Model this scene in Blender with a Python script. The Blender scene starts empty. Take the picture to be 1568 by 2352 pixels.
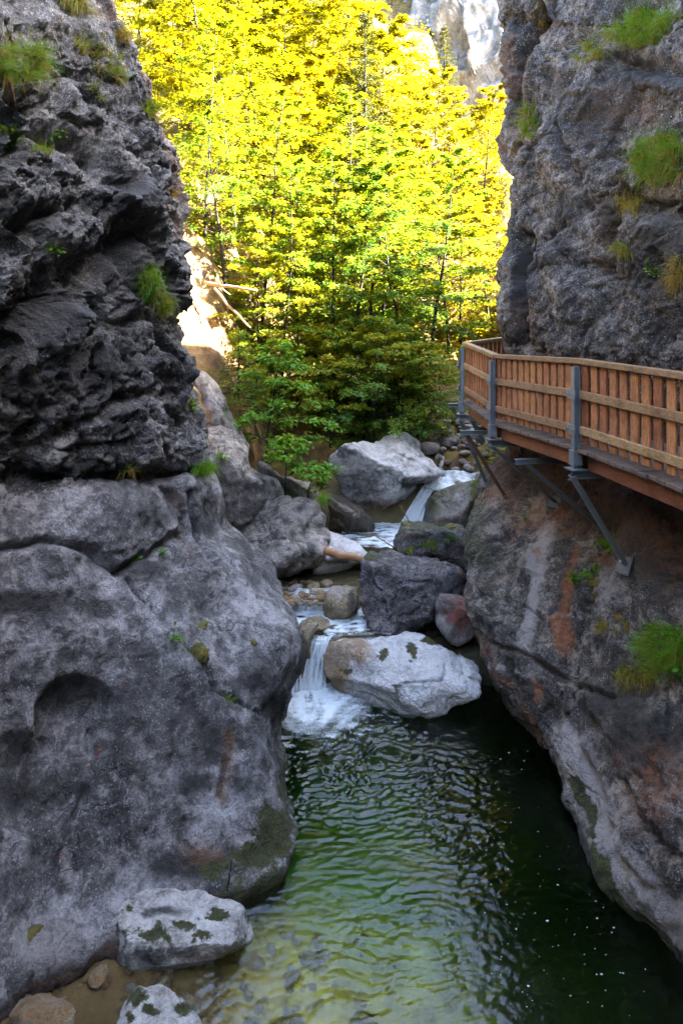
import bpy, math, random
import numpy as np
from mathutils import Vector

random.seed(7)
rng = np.random.default_rng(7)
C = bpy.context.scene.collection
SC = bpy.context.scene

# ------------------------------------------------------------------ camera, sky, sun, exposure
CAMZ, F, CX, HY = 6.0, 1568.0, 784.0, 750.0      # eye height above the pool, focal length and horizon in picture units
cam_d = bpy.data.cameras.new('camera')
cam = bpy.data.objects.new('camera', cam_d); C.objects.link(cam)
cam.location = (0, 0, CAMZ); cam.rotation_euler = (math.radians(90), 0, 0)
cam_d.sensor_fit = 'VERTICAL'; cam_d.sensor_height = 36; cam_d.lens = 24.0
cam_d.shift_y = -(1176.0 - HY) / 2352.0
cam_d.clip_start = 0.05; cam_d.clip_end = 1000
SC.camera = cam

SUN_EL, SUN_AZ = 40.0, 88.0                      # azimuth measured from +Y towards +X
W = bpy.data.worlds.new('World'); SC.world = W; W.use_nodes = True
wn = W.node_tree.nodes; wl = W.node_tree.links
sky = wn.new('ShaderNodeTexSky'); sky.sky_type = 'NISHITA'; sky.sun_disc = False
sky.sun_elevation = math.radians(SUN_EL); sky.sun_rotation = math.radians(SUN_AZ)
sky.altitude = 600; sky.dust_density = 5.0; sky.ozone_density = 0.2
bg = wn['Background']; bg.inputs['Strength'].default_value = 0.055
wl.new(sky.outputs[0], bg.inputs['Color'])
sd = bpy.data.lights.new('sun', 'SUN'); sun = bpy.data.objects.new('sun', sd); C.objects.link(sun)
sd.energy = 5.0; sd.angle = math.radians(0.5); sd.color = (1.0, 0.90, 0.70)
e, a = math.radians(SUN_EL), math.radians(SUN_AZ)
to_sun = Vector((math.cos(e) * math.sin(a), math.cos(e) * math.cos(a), math.sin(e)))
sun.rotation_euler = to_sun.to_track_quat('Z', 'Y').to_euler(); sun.location = (20, 5, 40)
SC.view_settings.view_transform = 'Standard'; SC.view_settings.look = 'None'
SC.view_settings.exposure = 5.55; SC.view_settings.gamma = 1.0
SC.cycles.use_denoising = True
SC.cycles.max_bounces = 8; SC.cycles.diffuse_bounces = 2; SC.cycles.glossy_bounces = 4
SC.cycles.transmission_bounces = 6; SC.cycles.transparent_max_bounces = 12
SC.cycles.sample_clamp_indirect = 6

# ------------------------------------------------------------------ helpers
def P(px, py, Y):
    return np.array([(px - CX) * Y / F, Y, CAMZ - (py - HY) * Y / F])
def V(x, y, z): return np.array([x, y, z], float)
def PV(px, py, Y): return Vector(P(px, py, Y))

_G = np.random.default_rng(99).normal(size=(256, 3)); _G /= np.linalg.norm(_G, axis=1)[:, None]
def _hash(i, j, k, s):
    h = (i * 73856093) ^ (j * 19349663) ^ (k * 83492791) ^ (s * 2654435)
    h = (h ^ (h >> 13)) * 1274126177
    return (h ^ (h >> 16)) & 0xffff
def pnoise(p, s=0):
    p = np.asarray(p, float); i = np.floor(p).astype(np.int64); f = p - i
    u = f * f * f * (f * (f * 6 - 15) + 10); r = 0
    for dx in (0, 1):
        wx = u[:, 0] if dx else 1 - u[:, 0]
        for dy in (0, 1):
            wy = u[:, 1] if dy else 1 - u[:, 1]
            for dz in (0, 1):
                wz = u[:, 2] if dz else 1 - u[:, 2]
                g = _G[_hash(i[:, 0] + dx, i[:, 1] + dy, i[:, 2] + dz, s) & 255]
                r = r + wx * wy * wz * (g[:, 0] * (f[:, 0] - dx) + g[:, 1] * (f[:, 1] - dy) + g[:, 2] * (f[:, 2] - dz))
    return r * 1.5
def fbm(p, o=4, s=0, g=.5):
    r = 0; a = 1.0; q = np.asarray(p, float)
    for k in range(o):
        r = r + a * pnoise(q, s + k); a *= g; q = q * 2.03 + 11.3
    return r
def ridged(p, o=4, s=0, g=.5):
    r = 0; a = 1.0; q = np.asarray(p, float)
    for k in range(o):
        r = r + a * (0.5 - np.abs(pnoise(q, s + k))); a *= g; q = q * 2.07 + 5.7
    return r
def cells(p, s=0):
    """Worley cells: (nearest distance, gap to second nearest, random value of the cell)"""
    p = np.asarray(p, float); i = np.floor(p).astype(np.int64)
    d1 = np.full(len(p), 9.0); d2 = np.full(len(p), 9.0); v = np.zeros(len(p))
    for dx in (-1, 0, 1):
        for dy in (-1, 0, 1):
            for dz in (-1, 0, 1):
                a, b, c = i[:, 0] + dx, i[:, 1] + dy, i[:, 2] + dz
                h = _hash(a, b, c, s); h2 = _hash(b, c, a, s + 17); h3 = _hash(c, a, b, s + 31)
                q = np.stack([a + h / 65536., b + h2 / 65536., c + h3 / 65536.], 1)
                d = np.linalg.norm(q - p, axis=1)
                new = d < d1
                d2 = np.where(new, d1, np.minimum(d2, d)); v = np.where(new, (h ^ h3) % 1000 / 1000., v); d1 = np.minimum(d1, d)
    return d1, d2 - d1, v
def smooth(x, a, b):
    t = np.clip((x - a) / (b - a), 0, 1); return t * t * (3 - 2 * t)

def mk(name, verts, faces, mat, origin=None, parent=None, shade=True, attrs=None):
    verts = np.asarray(verts, float)
    if origin is not None:
        origin = np.asarray(origin, float); verts = verts - origin
    me = bpy.data.meshes.new(name)
    if isinstance(faces, np.ndarray):
        n, k = faces.shape
        me.vertices.add(len(verts)); me.vertices.foreach_set('co', verts.astype(np.float32).ravel())
        me.loops.add(n * k); me.loops.foreach_set('vertex_index', faces.astype(np.int32).ravel())
        me.polygons.add(n); me.polygons.foreach_set('loop_start', np.arange(0, n * k, k, dtype=np.int32))
        me.update(calc_edges=True)
    else:
        me.from_pydata([tuple(v) for v in verts], [], [tuple(f) for f in faces]); me.update()
    me.polygons.foreach_set('use_smooth', np.full(len(me.polygons), bool(shade)))
    for k, val in (attrs or {}).items():
        val = np.asarray(val, np.float32)
        if val.ndim == 1:
            at = me.attributes.new(k, 'FLOAT', 'POINT'); at.data.foreach_set('value', val)
        else:
            at = me.attributes.new(k, 'FLOAT_COLOR', 'POINT'); at.data.foreach_set('color', val.ravel())
    o = bpy.data.objects.new(name, me); C.objects.link(o)
    if mat: me.materials.append(mat)
    if origin is not None: o.location = origin
    if parent is not None:
        o.parent = parent
        if origin is not None: o.location = Vector(origin) - parent.location
    return o
def tag(o, label, cat, group=None):
    o['label'] = label; o['category'] = cat
    if group: o['group'] = group
    return o
def kind(o, k):
    o['kind'] = k; return o
def thing(name, label, cat, loc=(0, 0, 0), group=None):
    o = bpy.data.objects.new(name, None); C.objects.link(o); o.location = Vector(loc); o.empty_display_size = .2
    return tag(o, label, cat, group)
def copy_tree(o, parent=None):
    c = o.copy(); C.objects.link(c); c.parent = parent
    for ch in list(o.children): copy_tree(ch, c)
    return c

class MB:
    def __init__(s): s.v = []; s.f = []
    def quadbox(s, c8):
        b = len(s.v); s.v += [tuple(x) for x in c8]
        s.f += [tuple(b + k for k in q) for q in ((0, 3, 2, 1), (4, 5, 6, 7), (0, 1, 5, 4), (1, 2, 6, 5), (2, 3, 7, 6), (3, 0, 4, 7))]
    def bar(s, p, q, w, h, up=(0, 0, 1), ou=0.0, ov=0.0):
        """box from p to q; w sideways, h along up; ou/ov shift the section"""
        p = np.asarray(p, float); q = np.asarray(q, float); d = q - p; d = d / np.linalg.norm(d)
        up = np.asarray(up, float); sd_ = np.cross(d, up); sd_ /= np.linalg.norm(sd_); u = np.cross(sd_, d)
        o = sd_ * ou + u * ov; A = sd_ * w / 2; B = u * h / 2
        s.quadbox([p + o - A - B, p + o + A - B, p + o + A + B, p + o - A + B, q + o - A - B, q + o + A - B, q + o + A + B, q + o - A + B])
    def hbeam(s, p, q, w, h, t, up=(0, 0, 1)):
        s.bar(p, q, w, t, up, 0, h / 2 - t / 2); s.bar(p, q, w, t, up, 0, -h / 2 + t / 2); s.bar(p, q, t, h - 2 * t - .001, up)
    def ubeam(s, p, q, w, h, t, up=(0, 0, 1)):
        s.bar(p, q, w, t, up, 0, 0); s.bar(p, q, t, h, up, w / 2 + t / 2, h / 2 - t / 2); s.bar(p, q, t, h, up, -w / 2 - t / 2, h / 2 - t / 2)
    def tube(s, pts, radii, n=7):
        pts = [np.asarray(p, float) for p in pts]; rings = []
        for i, p in enumerate(pts):
            d = pts[min(i + 1, len(pts) - 1)] - pts[max(i - 1, 0)]; d = d / (np.linalg.norm(d) + 1e-9)
            a_ = np.cross(d, (0, 0, 1) if abs(d[2]) < .9 else (1, 0, 0)); a_ /= np.linalg.norm(a_); b_ = np.cross(d, a_)
            r = radii[i] if hasattr(radii, '__len__') else radii
            st = len(s.v)
            s.v += [tuple(p + r * (math.cos(6.2832 * k / n) * a_ + math.sin(6.2832 * k / n) * b_)) for k in range(n)]
            rings.append(st)
        for a_, b_ in zip(rings, rings[1:]):
            s.f += [(a_ + k, a_ + (k + 1) % n, b_ + (k + 1) % n, b_ + k) for k in range(n)]
        s.f.append(tuple(rings[0] + k for k in range(n))[::-1]); s.f.append(tuple(rings[-1] + k for k in range(n)))
    def build(s, name, mat, origin=None, parent=None, shade=False, attrs=None):
        return mk(name, s.v, s.f, mat, origin, parent, shade, attrs)

def bevel(o, w=.006, seg=2):
    m = o.modifiers.new('bevel', 'BEVEL'); m.width = w; m.segments = seg; m.limit_method = 'ANGLE'; return o

# ------------------------------------------------------------------ materials
class NT:
    def __init__(s, name):
        s.m = bpy.data.materials.new(name); s.m.use_nodes = True; s.t = s.m.node_tree; s.t.nodes.clear()
        s.out = s.n('ShaderNodeOutputMaterial')
    def n(s, typ, **kw):
        x = s.t.nodes.new(typ)
        for k, v in kw.items():
            if k.startswith('i_'):
                key = k[2:]; key = int(key) if key.isdigit() else key.replace('_', ' ')
                s.set(x.inputs[key], v)
            else: setattr(x, k, v)
        return x
    def set(s, sock, v):
        if hasattr(v, 'is_output') or isinstance(v, bpy.types.NodeSocket): s.t.links.new(v, sock)
        elif isinstance(v, bpy.types.Node): s.t.links.new(v.outputs[0], sock)
        else: sock.default_value = v
    def noise(s, vec, scale, detail=5, rough=.55, dist=0):
        return s.n('ShaderNodeTexNoise', i_Vector=vec, i_Scale=scale, i_Detail=detail, i_Roughness=rough, i_Distortion=dist).outputs[0]
    def ramp(s, fac, stops, interp='LINEAR'):
        r = s.n('ShaderNodeValToRGB', i_Fac=fac); cr = r.color_ramp; cr.interpolation = interp
        while len(cr.elements) < len(stops): cr.elements.new(.5)
        for el, (p, c) in zip(cr.elements, stops):
            el.position = p; el.color = (*c, 1) if hasattr(c, '__len__') else (c, c, c, 1)
        return r.outputs[0]
    def mix(s, f, a_, b_, mode='MIX'):
        x = s.n('ShaderNodeMix', data_type='RGBA', blend_type=mode)
        s.set(x.inputs[0], f); s.set(x.inputs[6], a_ if not isinstance(a_, tuple) else (*a_, 1)); s.set(x.inputs[7], b_ if not isinstance(b_, tuple) else (*b_, 1))
        return x.outputs[2]
    def math(s, op, a_, b_=0.0, clamp=False):
        x = s.n('ShaderNodeMath', operation=op, use_clamp=clamp); s.set(x.inputs[0], a_); s.set(x.inputs[1], b_); return x.outputs[0]
    def bump(s, h, strength, dist, nrm=None):
        x = s.n('ShaderNodeBump', i_Height=h, i_Strength=strength, i_Distance=dist)
        if nrm is not None: s.set(x.inputs['Normal'], nrm)
        return x.outputs[0]

def rock_mat(name, dark, mid, light, speck=.6, rough=.62, fine=1.0, stretch=(1, 1, 1), tint=(.5, .46, .43), bumps=1.0, coat=.0, filmy=.82, grain=.38, rust=(.27, .115, .035)):
    t = NT(name); tc = t.n('ShaderNodeTexCoord'); vec = t.n('ShaderNodeMapping', i_Vector=tc.outputs['Object'], i_Scale=stretch).outputs[0]
    big = t.noise(vec, .9, 9, .62, .4)
    med = t.noise(vec, 4.5 * fine, 8, .68, .6)
    fin = t.noise(vec, 30 * fine, 6, .7)
    gr = t.noise(vec, 110 * fine, 3, .6)
    mixv = t.math('ADD', t.math('MULTIPLY', big, .32 + (.38 - grain) * .6), t.math('ADD', t.math('MULTIPLY', med, .32 + (.38 - grain) * .4), t.math('MULTIPLY', fin, grain)))
    col = t.ramp(mixv, [(.41, dark), (.50, mid), (.59, light)])
    warm = t.ramp(t.noise(vec, 1.7, 5, .6), [(.45, 0.0), (.68, 1.0)])
    col = t.mix(t.math('MULTIPLY', warm, .45), col, tint, 'OVERLAY')
    # dark biofilm patches and grain
    film = t.ramp(t.math('ADD', t.math('MULTIPLY', t.noise(vec, 1.5 * fine, 10, .72, 1.2), .6), t.math('MULTIPLY', t.noise(vec, 7 * fine, 8, .7, .8), .4)), [(.49, 0.0), (.60, 1.0)])
    col = t.mix(t.math('MULTIPLY', film, filmy), col, tuple(c * .55 for c in dark))
    col = t.mix(t.ramp(gr, [(.36, .45), (.48, 0.0)]), col, tuple(c * .8 for c in dark))
    # pale lichen specks
    vo = t.n('ShaderNodeTexVoronoi', i_Vector=vec, i_Scale=19 * fine, i_Randomness=1.0)
    spk = t.math('MULTIPLY', t.ramp(t.math('ADD', vo.outputs['Distance'], t.math('MULTIPLY', t.math('SUBTRACT', fin, .5), .9)), [(.06, 1.0), (.20, 0.0)]), t.ramp(t.noise(vec, 3.1, 4), [(.48, 0.0), (.6, 1.0)]))
    spk2 = t.math('MULTIPLY', t.ramp(t.noise(vec, 42, 4, .65), [(.57, 0.0), (.66, 1.0)]), t.ramp(t.noise(vec, 5, 4), [(.45, 0.0), (.6, 1.0)]))
    col = t.mix(t.math('MULTIPLY', t.math('MAXIMUM', spk, spk2), speck), col, (.5, .5, .51))
    # hand placed stains: R moss, G rust, B pale, A dark, partly recess shade painted in
    at = t.n('ShaderNodeAttribute', attribute_name='stain'); sp = t.n('ShaderNodeSeparateColor', i_0=at.outputs['Color'])
    edge = t.noise(vec, 14 * fine, 8, .75)
    def msk(s_): return t.ramp(t.math('ADD', s_, t.math('MULTIPLY', t.math('SUBTRACT', edge, .5), 1.6)), [(.42, 0.0), (.62, 1.0)])
    col = t.mix(t.math('MULTIPLY', t.ramp(t.math('ADD', sp.outputs[2], t.math('MULTIPLY', t.math('SUBTRACT', edge, .5), 2.0)), [(.25, 0.0), (.8, 1.0)]), .8), col, t.mix(fin, (.24, .21, .20), (.50, .46, .44)))
    soft = t.ramp(t.math('ADD', at.outputs['Alpha'], t.math('MULTIPLY', t.math('SUBTRACT', t.math('ADD', t.math('MULTIPLY', edge, .5), t.math('MULTIPLY', med, .5)), .5), 2.2)), [(.10, 0.0), (.70, 1.0)])
    col = t.mix(t.math('MULTIPLY', soft, .9), col, (.011, .010, .009))
    col = t.mix(t.math('MULTIPLY', t.ramp(t.math('ADD', sp.outputs[1], t.math('MULTIPLY', t.math('SUBTRACT', edge, .5), 2.6)), [(.25, 0.0), (1.0, 1.0)]), .82), col, t.mix(t.noise(vec, 16, 6), tuple(c * .2 for c in rust), rust))
    moss = msk(sp.outputs[0])
    col = t.mix(moss, col, t.ramp(t.noise(vec, 45, 6, .7), [(.3, (.012, .012, .004)), (.55, (.05, .055, .008)), (.75, (.13, .12, .012))]))
    h = t.math('ADD', t.math('MULTIPLY', med, .8), t.math('ADD', t.math('MULTIPLY', fin, .55), t.math('MULTIPLY', gr, .12)))
    cr = t.n('ShaderNodeTexVoronoi', feature='DISTANCE_TO_EDGE', i_Vector=t.n('ShaderNodeVectorMath', operation='ADD', i_0=vec, i_1=t.n('ShaderNodeVectorMath', operation='SCALE', i_0=t.n('ShaderNodeTexNoise', i_Vector=vec, i_Scale=3.0, i_Detail=4).outputs[1], i_Scale=.5).outputs[0]).outputs[0], i_Scale=2.2)
    crk = t.ramp(cr.outputs['Distance'], [(.0, 0.0), (.022, 1.0)])
    crk = t.math('MAXIMUM', crk, t.ramp(t.noise(vec, 1.3, 3), [(.56, 1.0), (.66, 0.0)]))
    col = t.mix(t.math('MULTIPLY', t.math('SUBTRACT', 1.0, crk), .75), col, (.012, .010, .009))
    h = t.math('ADD', h, t.math('MULTIPLY', crk, .25))
    nr = t.bump(h, 1.0 * bumps, .11)
    b = t.n('ShaderNodeBsdfPrincipled', i_Base_Color=col, i_Normal=nr)
    t.set(b.inputs['Roughness'], t.ramp(fin, [(.35, rough - .24), (.65, rough + .12)])); b.inputs['Specular IOR Level'].default_value = .6
    if coat: b.inputs['Coat Weight'].default_value = coat; b.inputs['Coat Roughness'].default_value = .25
    t.t.links.new(b.outputs[0], t.out.inputs[0]); return t.m

def simple_mat(name, col, rough=.6, metal=0.0, nscale=None, var=.25):
    t = NT(name); tc = t.n('ShaderNodeTexCoord').outputs['Object']
    c = t.mix(t.noise(tc, nscale or 12, 6, .6), tuple(x * (1 - var) for x in col), tuple(min(1, x * (1 + var)) for x in col))
    b = t.n('ShaderNodeBsdfPrincipled', i_Base_Color=c, i_Roughness=rough, i_Metallic=metal)
    t.set(b.inputs['Normal'], t.bump(t.noise(tc, (nscale or 12) * 4, 5), .3, .004))
    t.t.links.new(b.outputs[0], t.out.inputs[0]); return t.m

def wood_mat(name, c0, c1, c2, axis_scale=(1, 1, 1), rough=.65):
    """grain follows the axis with the small scale; every board gets its own shade through Object Info"""
    t = NT(name); tc = t.n('ShaderNodeTexCoord').outputs['Object']; oi = t.n('ShaderNodeObjectInfo').outputs['Random']
    off = t.n('ShaderNodeVectorMath', operation='ADD', i_0=tc, i_1=t.n('ShaderNodeVectorMath', operation='SCALE', i_0=(37., 11., 23.), i_Scale=oi).outputs[0]).outputs[0]
    vec = t.n('ShaderNodeMapping', i_Vector=off, i_Scale=axis_scale).outputs[0]
    g = t.noise(vec, 9, 7, .65, .5); fine = t.noise(vec, 40, 4, .6)
    col = t.ramp(t.math('ADD', t.math('MULTIPLY', g, .7), t.math('MULTIPLY', fine, .3)), [(.34, c0), (.5, c1), (.68, c2)])
    dirt = t.ramp(t.noise(off, 3.2, 6, .65), [(.48, 0.0), (.72, 1.0)])
    col = t.mix(t.math('MULTIPLY', dirt, .75), col, tuple(x * .45 for x in c0))
    hsv = t.n('ShaderNodeHueSaturation', i_Color=col); t.set(hsv.inputs['Value'], t.math('ADD', t.math('MULTIPLY', oi, .45), .78)); t.set(hsv.inputs['Hue'], t.math('ADD', t.math('MULTIPLY', oi, .014), .490))
    b = t.n('ShaderNodeBsdfPrincipled', i_Base_Color=hsv.outputs[0], i_Roughness=rough); b.inputs['Specular IOR Level'].default_value = .35
    t.set(b.inputs['Normal'], t.bump(t.math('ADD', g, t.math('MULTIPLY', fine, .5)), .45, .006))
    t.t.links.new(b.outputs[0], t.out.inputs[0]); return t.m

def leaf_mat(name, stops, trans=.45, rough=.5, glow=.5):
    t = NT(name); at = t.n('ShaderNodeAttribute', attribute_name='tint').outputs['Fac']; oi = t.n('ShaderNodeObjectInfo').outputs['Random']
    col = t.ramp(t.math('ADD', t.math('MULTIPLY', at, .75), t.math('MULTIPLY', oi, .3)), stops)
    d = t.n('ShaderNodeBsdfDiffuse', i_Color=col); tr = t.n('ShaderNodeBsdfTranslucent', i_Color=t.mix(glow, col, (.34, .30, .002), 'MIX') if trans > .3 else col)
    m1 = t.n('ShaderNodeMixShader', i_0=trans, i_1=d.outputs[0], i_2=tr.outputs[0])
    gl = t.n('ShaderNodeBsdfGlossy', i_Roughness=rough, i_Color=(1, 1, 1, 1))
    m2 = t.n('ShaderNodeMixShader', i_0=.012, i_1=m1.outputs[0], i_2=gl.outputs[0])
    t.t.links.new(m2.outputs[0], t.out.inputs[0]); return t.m

def water_mat(name, absorb=None, dens=0.0, tint=(1, 1, 1)):
    t = NT(name); tc = t.n('ShaderNodeTexCoord').outputs['Object']
    v1 = t.n('ShaderNodeMapping', i_Vector=tc, i_Scale=(1, 1.5, 1)).outputs[0]
    h = t.math('ADD', t.noise(v1, 9, 4, .6, .6), t.math('MULTIPLY', t.noise(v1, 26, 3, .6, .3), .35))
    nr = t.bump(h, .35, .014)
    g = t.n('ShaderNodeBsdfPrincipled', i_Base_Color=(*tint, 1), i_Roughness=.03, i_IOR=1.37, i_Normal=nr); g.inputs['Transmission Weight'].default_value = 1
    at = t.n('ShaderNodeAttribute', attribute_name='foam').outputs['Fac']
    fn = t.noise(t.n('ShaderNodeMapping', i_Vector=tc, i_Scale=(1, 1, .5)).outputs[0], 30, 5, .7)
    fo = t.ramp(t.math('ADD', at, t.math('MULTIPLY', t.math('SUBTRACT', fn, .5), .9)), [(.22, 0.0), (.95, 1.0)])
    w = t.n('ShaderNodeBsdfPrincipled', i_Base_Color=(.78, .86, .90, 1), i_Roughness=.5, i_Normal=nr)
    w.inputs['Subsurface Weight'].default_value = 0
    tl = t.n('ShaderNodeBsdfTranslucent', i_Color=(.78, .88, .92, 1))
    wm = t.n('ShaderNodeMixShader', i_0=.35, i_1=w.outputs[0], i_2=tl.outputs[0])
    mx = t.n('ShaderNodeMixShader', i_0=fo, i_1=g.outputs[0], i_2=wm.outputs[0])
    t.t.links.new(mx.outputs[0], t.out.inputs[0])
    if absorb:
        va = t.n('ShaderNodeVolumeAbsorption', i_Color=(*absorb, 1), i_Density=dens); t.t.links.new(va.outputs[0], t.out.inputs[1])
    return t.m

M = {}
M['rock_upper'] = rock_mat('dark_limestone', (.008, .007, .006), (.043, .039, .035), (.38, .35, .32), speck=.9, tint=(.5, .46, .42))
M['rock_left'] = rock_mat('polished_limestone', (.018, .0165, .0165), (.116, .110, .109), (.47, .45, .455), grain=.2, filmy=.66, speck=.7, fine=1.1, tint=(.53, .47, .46))
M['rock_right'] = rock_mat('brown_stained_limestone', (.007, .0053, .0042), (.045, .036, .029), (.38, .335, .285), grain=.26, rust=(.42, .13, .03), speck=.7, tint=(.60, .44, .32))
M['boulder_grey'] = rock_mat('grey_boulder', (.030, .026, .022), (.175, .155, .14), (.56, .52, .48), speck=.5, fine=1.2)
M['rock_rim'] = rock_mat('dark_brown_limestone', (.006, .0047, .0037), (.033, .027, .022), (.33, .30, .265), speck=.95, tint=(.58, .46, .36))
M['boulder_light'] = rock_mat('light_tan_grey_boulder', (.045, .039, .032), (.25, .222, .19), (.60, .55, .49), speck=.4, fine=1.1, filmy=.5, grain=.28)
M['boulder_rust'] = rock_mat('rust_stained_boulder', (.03, .024, .022), (.16, .14, .13), (.46, .42, .40), speck=.4, fine=1.2, rust=(.34, .055, .02))
M['boulder_pale'] = rock_mat('pale_mossy_boulder', (.13, .12, .105), (.58, .55, .52), (.80, .78, .75), speck=.3, fine=1.1, tint=(.5, .5, .5), filmy=.35, grain=.26, rust=(.30, .15, .05))
M['boulder_white'] = rock_mat('white_boulder', (.28, .265, .26), (.66, .645, .635), (.82, .81, .80), speck=.3, fine=1.0, tint=(.5, .5, .52), rough=.55, filmy=.35, rust=(.46, .27, .09))
M['boulder_violet'] = rock_mat('violet_grey_boulder', (.012, .010, .0105), (.068, .058, .062), (.38, .345, .35), speck=.8, fine=1.3)
M['boulder_tan'] = rock_mat('tan_boulder', (.07, .05, .03), (.26, .20, .11), (.52, .44, .28), speck=.3, rust=(.42, .20, .05), filmy=.5, fine=1.3, tint=(.6, .5, .34))
M['boulder_brown'] = rock_mat('wet_brown_boulder', (.02, .014, .008), (.085, .062, .036), (.24, .19, .12), speck=.3, fine=1.1, tint=(.6, .45, .3), coat=.3)
M['far_rock'] = rock_mat('sunlit_limestone', (.07, .066, .062), (.17, .163, .155), (.30, .285, .265), speck=.1, fine=.16)

def ground_mat(name, stops, scale, stones=0.0):
    t = NT(name); tc = t.n('ShaderNodeTexCoord').outputs['Object']
    col = t.ramp(t.noise(tc, scale, 9, .65, .5), stops)
    h = t.noise(tc, scale * 5, 8, .7)
    if stones:
        vo = t.n('ShaderNodeTexVoronoi', i_Vector=tc, i_Scale=stones); vc = t.n('ShaderNodeSeparateColor', i_0=vo.outputs['Color'])
        col = t.mix(.35, col, t.mix(vc.outputs[0], stops[0][1], stops[-1][1])); h = t.math('SUBTRACT', t.math('MULTIPLY', h, .4), vo.outputs['Distance'])
    if stones:
        sx = t.n('ShaderNodeSeparateXYZ', i_0=tc); shade_m = t.ramp(t.math('ADD', t.math('MULTIPLY', sx.outputs[0], .25), t.math('MULTIPLY', t.noise(tc, 2.0, 5), .4)), [(.36, 0.0), (.62, 1.0)])
        gy = t.ramp(t.math('ADD', t.math('MULTIPLY', t.math('SUBTRACT', sx.outputs[1], 6.4), .4), t.math('MULTIPLY', t.math('SUBTRACT', t.noise(tc, 1.5, 5), .5), .6)), [(.05, 0.0), (.8, 1.0)])
        col = t.mix(t.math('MULTIPLY', gy, .88), col, t.mix(t.noise(tc, 4, 6), (.03, .11, .035), (.10, .27, .085)))
        lf = t.ramp(t.math('ADD', t.math('MULTIPLY', sx.outputs[0], -.5), t.math('MULTIPLY', t.noise(tc, 3.0, 6), .5)), [(.50, 0.0), (.85, 1.0)])
        col = t.mix(t.math('MULTIPLY', lf, .9), col, t.mix(t.noise(tc, 6, 7), (.03, .016, .006), (.20, .12, .045)))
        col = t.mix(t.ramp(t.math('SUBTRACT', sx.outputs[1], 10.9), [(0.0, 0.0), (.4, .85)]), col, t.mix(t.noise(tc, 5, 6), (.035, .018, .006), (.17, .10, .04)))
        shade_m = t.math('MAXIMUM', shade_m, t.math('MULTIPLY', t.math('GREATER_THAN', sx.outputs[1], 10.7), t.ramp(t.math('MULTIPLY', sx.outputs[0], .5), [(.42, 0.0), (.65, 1.0)])))
        col = t.mix(t.math('MULTIPLY', shade_m, t.math('LESS_THAN', sx.outputs[1], 13.0)), col, (.020, .018, .006))  # shade under the right overhang and in the rock gap, painted as dark bed

    b = t.n('ShaderNodeBsdfPrincipled', i_Base_Color=col, i_Roughness=.8, i_Normal=t.bump(h, .7, .05))
    t.t.links.new(b.outputs[0], t.out.inputs[0]); return t.m
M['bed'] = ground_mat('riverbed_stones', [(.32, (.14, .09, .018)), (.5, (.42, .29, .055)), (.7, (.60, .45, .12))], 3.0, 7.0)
M['hill'] = ground_mat('leaf_littered_soil', [(.32, (.018, .010, .003)), (.46, (.07, .036, .007)), (.56, (.13, .085, .010)), (.70, (.20, .15, .02))], 1.6)
M['bank'] = ground_mat('pale_earth_bank', [(.30, (.06, .028, .010)), (.42, (.10, .05, .014)), (.54, (.17, .10, .028)), (.70, (.25, .185, .085))], 2.2)
M['pool'] = water_mat('pool_water', (.50, .82, .32), .85)
M['stream'] = water_mat('stream_water', None, 0, (.95, .98, .96))

# ------------------------------------------------------------------ lofted rock faces
def wmat(counts, n):
    """cubic Hermite weights: n control rows, counts[i] samples in span i"""
    rows = []
    for i in range(n - 1):
        ts = np.linspace(0, 1, counts[i], endpoint=(i == n - 2))
        for t in ts:
            w = np.zeros(n); h00 = 2*t**3 - 3*t**2 + 1; h10 = t**3 - 2*t**2 + t; h01 = -2*t**3 + 3*t**2; h11 = t**3 - t**2
            w[i] += h00; w[i + 1] += h01
            k = .42
            for idx, h in ((i, h10), (i + 1, h11)):
                lo, hi = max(idx - 1, 0), min(idx + 1, n - 1)
                w[hi] += h * k; w[lo] -= h * k
            rows.append(w)
    return np.array(rows)
def grid_faces(r, c, flip=False):
    i = np.arange(r * c).reshape(r, c)
    q = np.stack([i[:-1, :-1], i[:-1, 1:], i[1:, 1:], i[1:, :-1]], -1).reshape(-1, 4)
    return q[:, ::-1].copy() if flip else q
def grid_normals(g, flip):
    du = np.gradient(g, axis=1); dv = np.gradient(g, axis=0)
    n = np.cross(du, dv); n /= np.linalg.norm(n, axis=2)[:, :, None] + 1e-9
    return -n if flip else n
def loft(ctrl, step, vis_cols):
    """ctrl: rows of control points; returns a fine grid with about `step` metres between vertices (coarser off the visible columns)"""
    A = np.array(ctrl); R, K, _ = A.shape
    rl = [np.linalg.norm(np.diff(A[:, vis_cols[0]:vis_cols[1]], axis=0), axis=2)[i].mean() for i in range(R - 1)]
    cl = np.linalg.norm(np.diff(A, axis=1), axis=2).mean(0)
    rc = [max(3, int(l / step)) for l in rl]; cc = [max(3, int(l / (step if vis_cols[0] <= j < vis_cols[1] else step * 4))) for j, l in enumerate(cl)]
    rc[-1] += 1; cc[-1] += 1
    return np.einsum('ar,rkx,bk->abx', wmat(rc, R), A, wmat(cc, K))
def project(p):
    y = np.maximum(p[..., 1], .3); return CX + p[..., 0] * F / y, HY + (CAMZ - p[..., 2]) * F / y
def dist_poly(px, py, poly):
    d = np.full(px.shape, 1e9)
    for (x0, y0), (x1, y1) in zip(poly, poly[1:]):
        vx, vy = x1 - x0, y1 - y0; L = vx * vx + vy * vy + 1e-9
        t = np.clip(((px - x0) * vx + (py - y0) * vy) / L, 0, 1)
        d = np.minimum(d, np.hypot(px - x0 - t * vx, py - y0 - t * vy))
    return d
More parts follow.
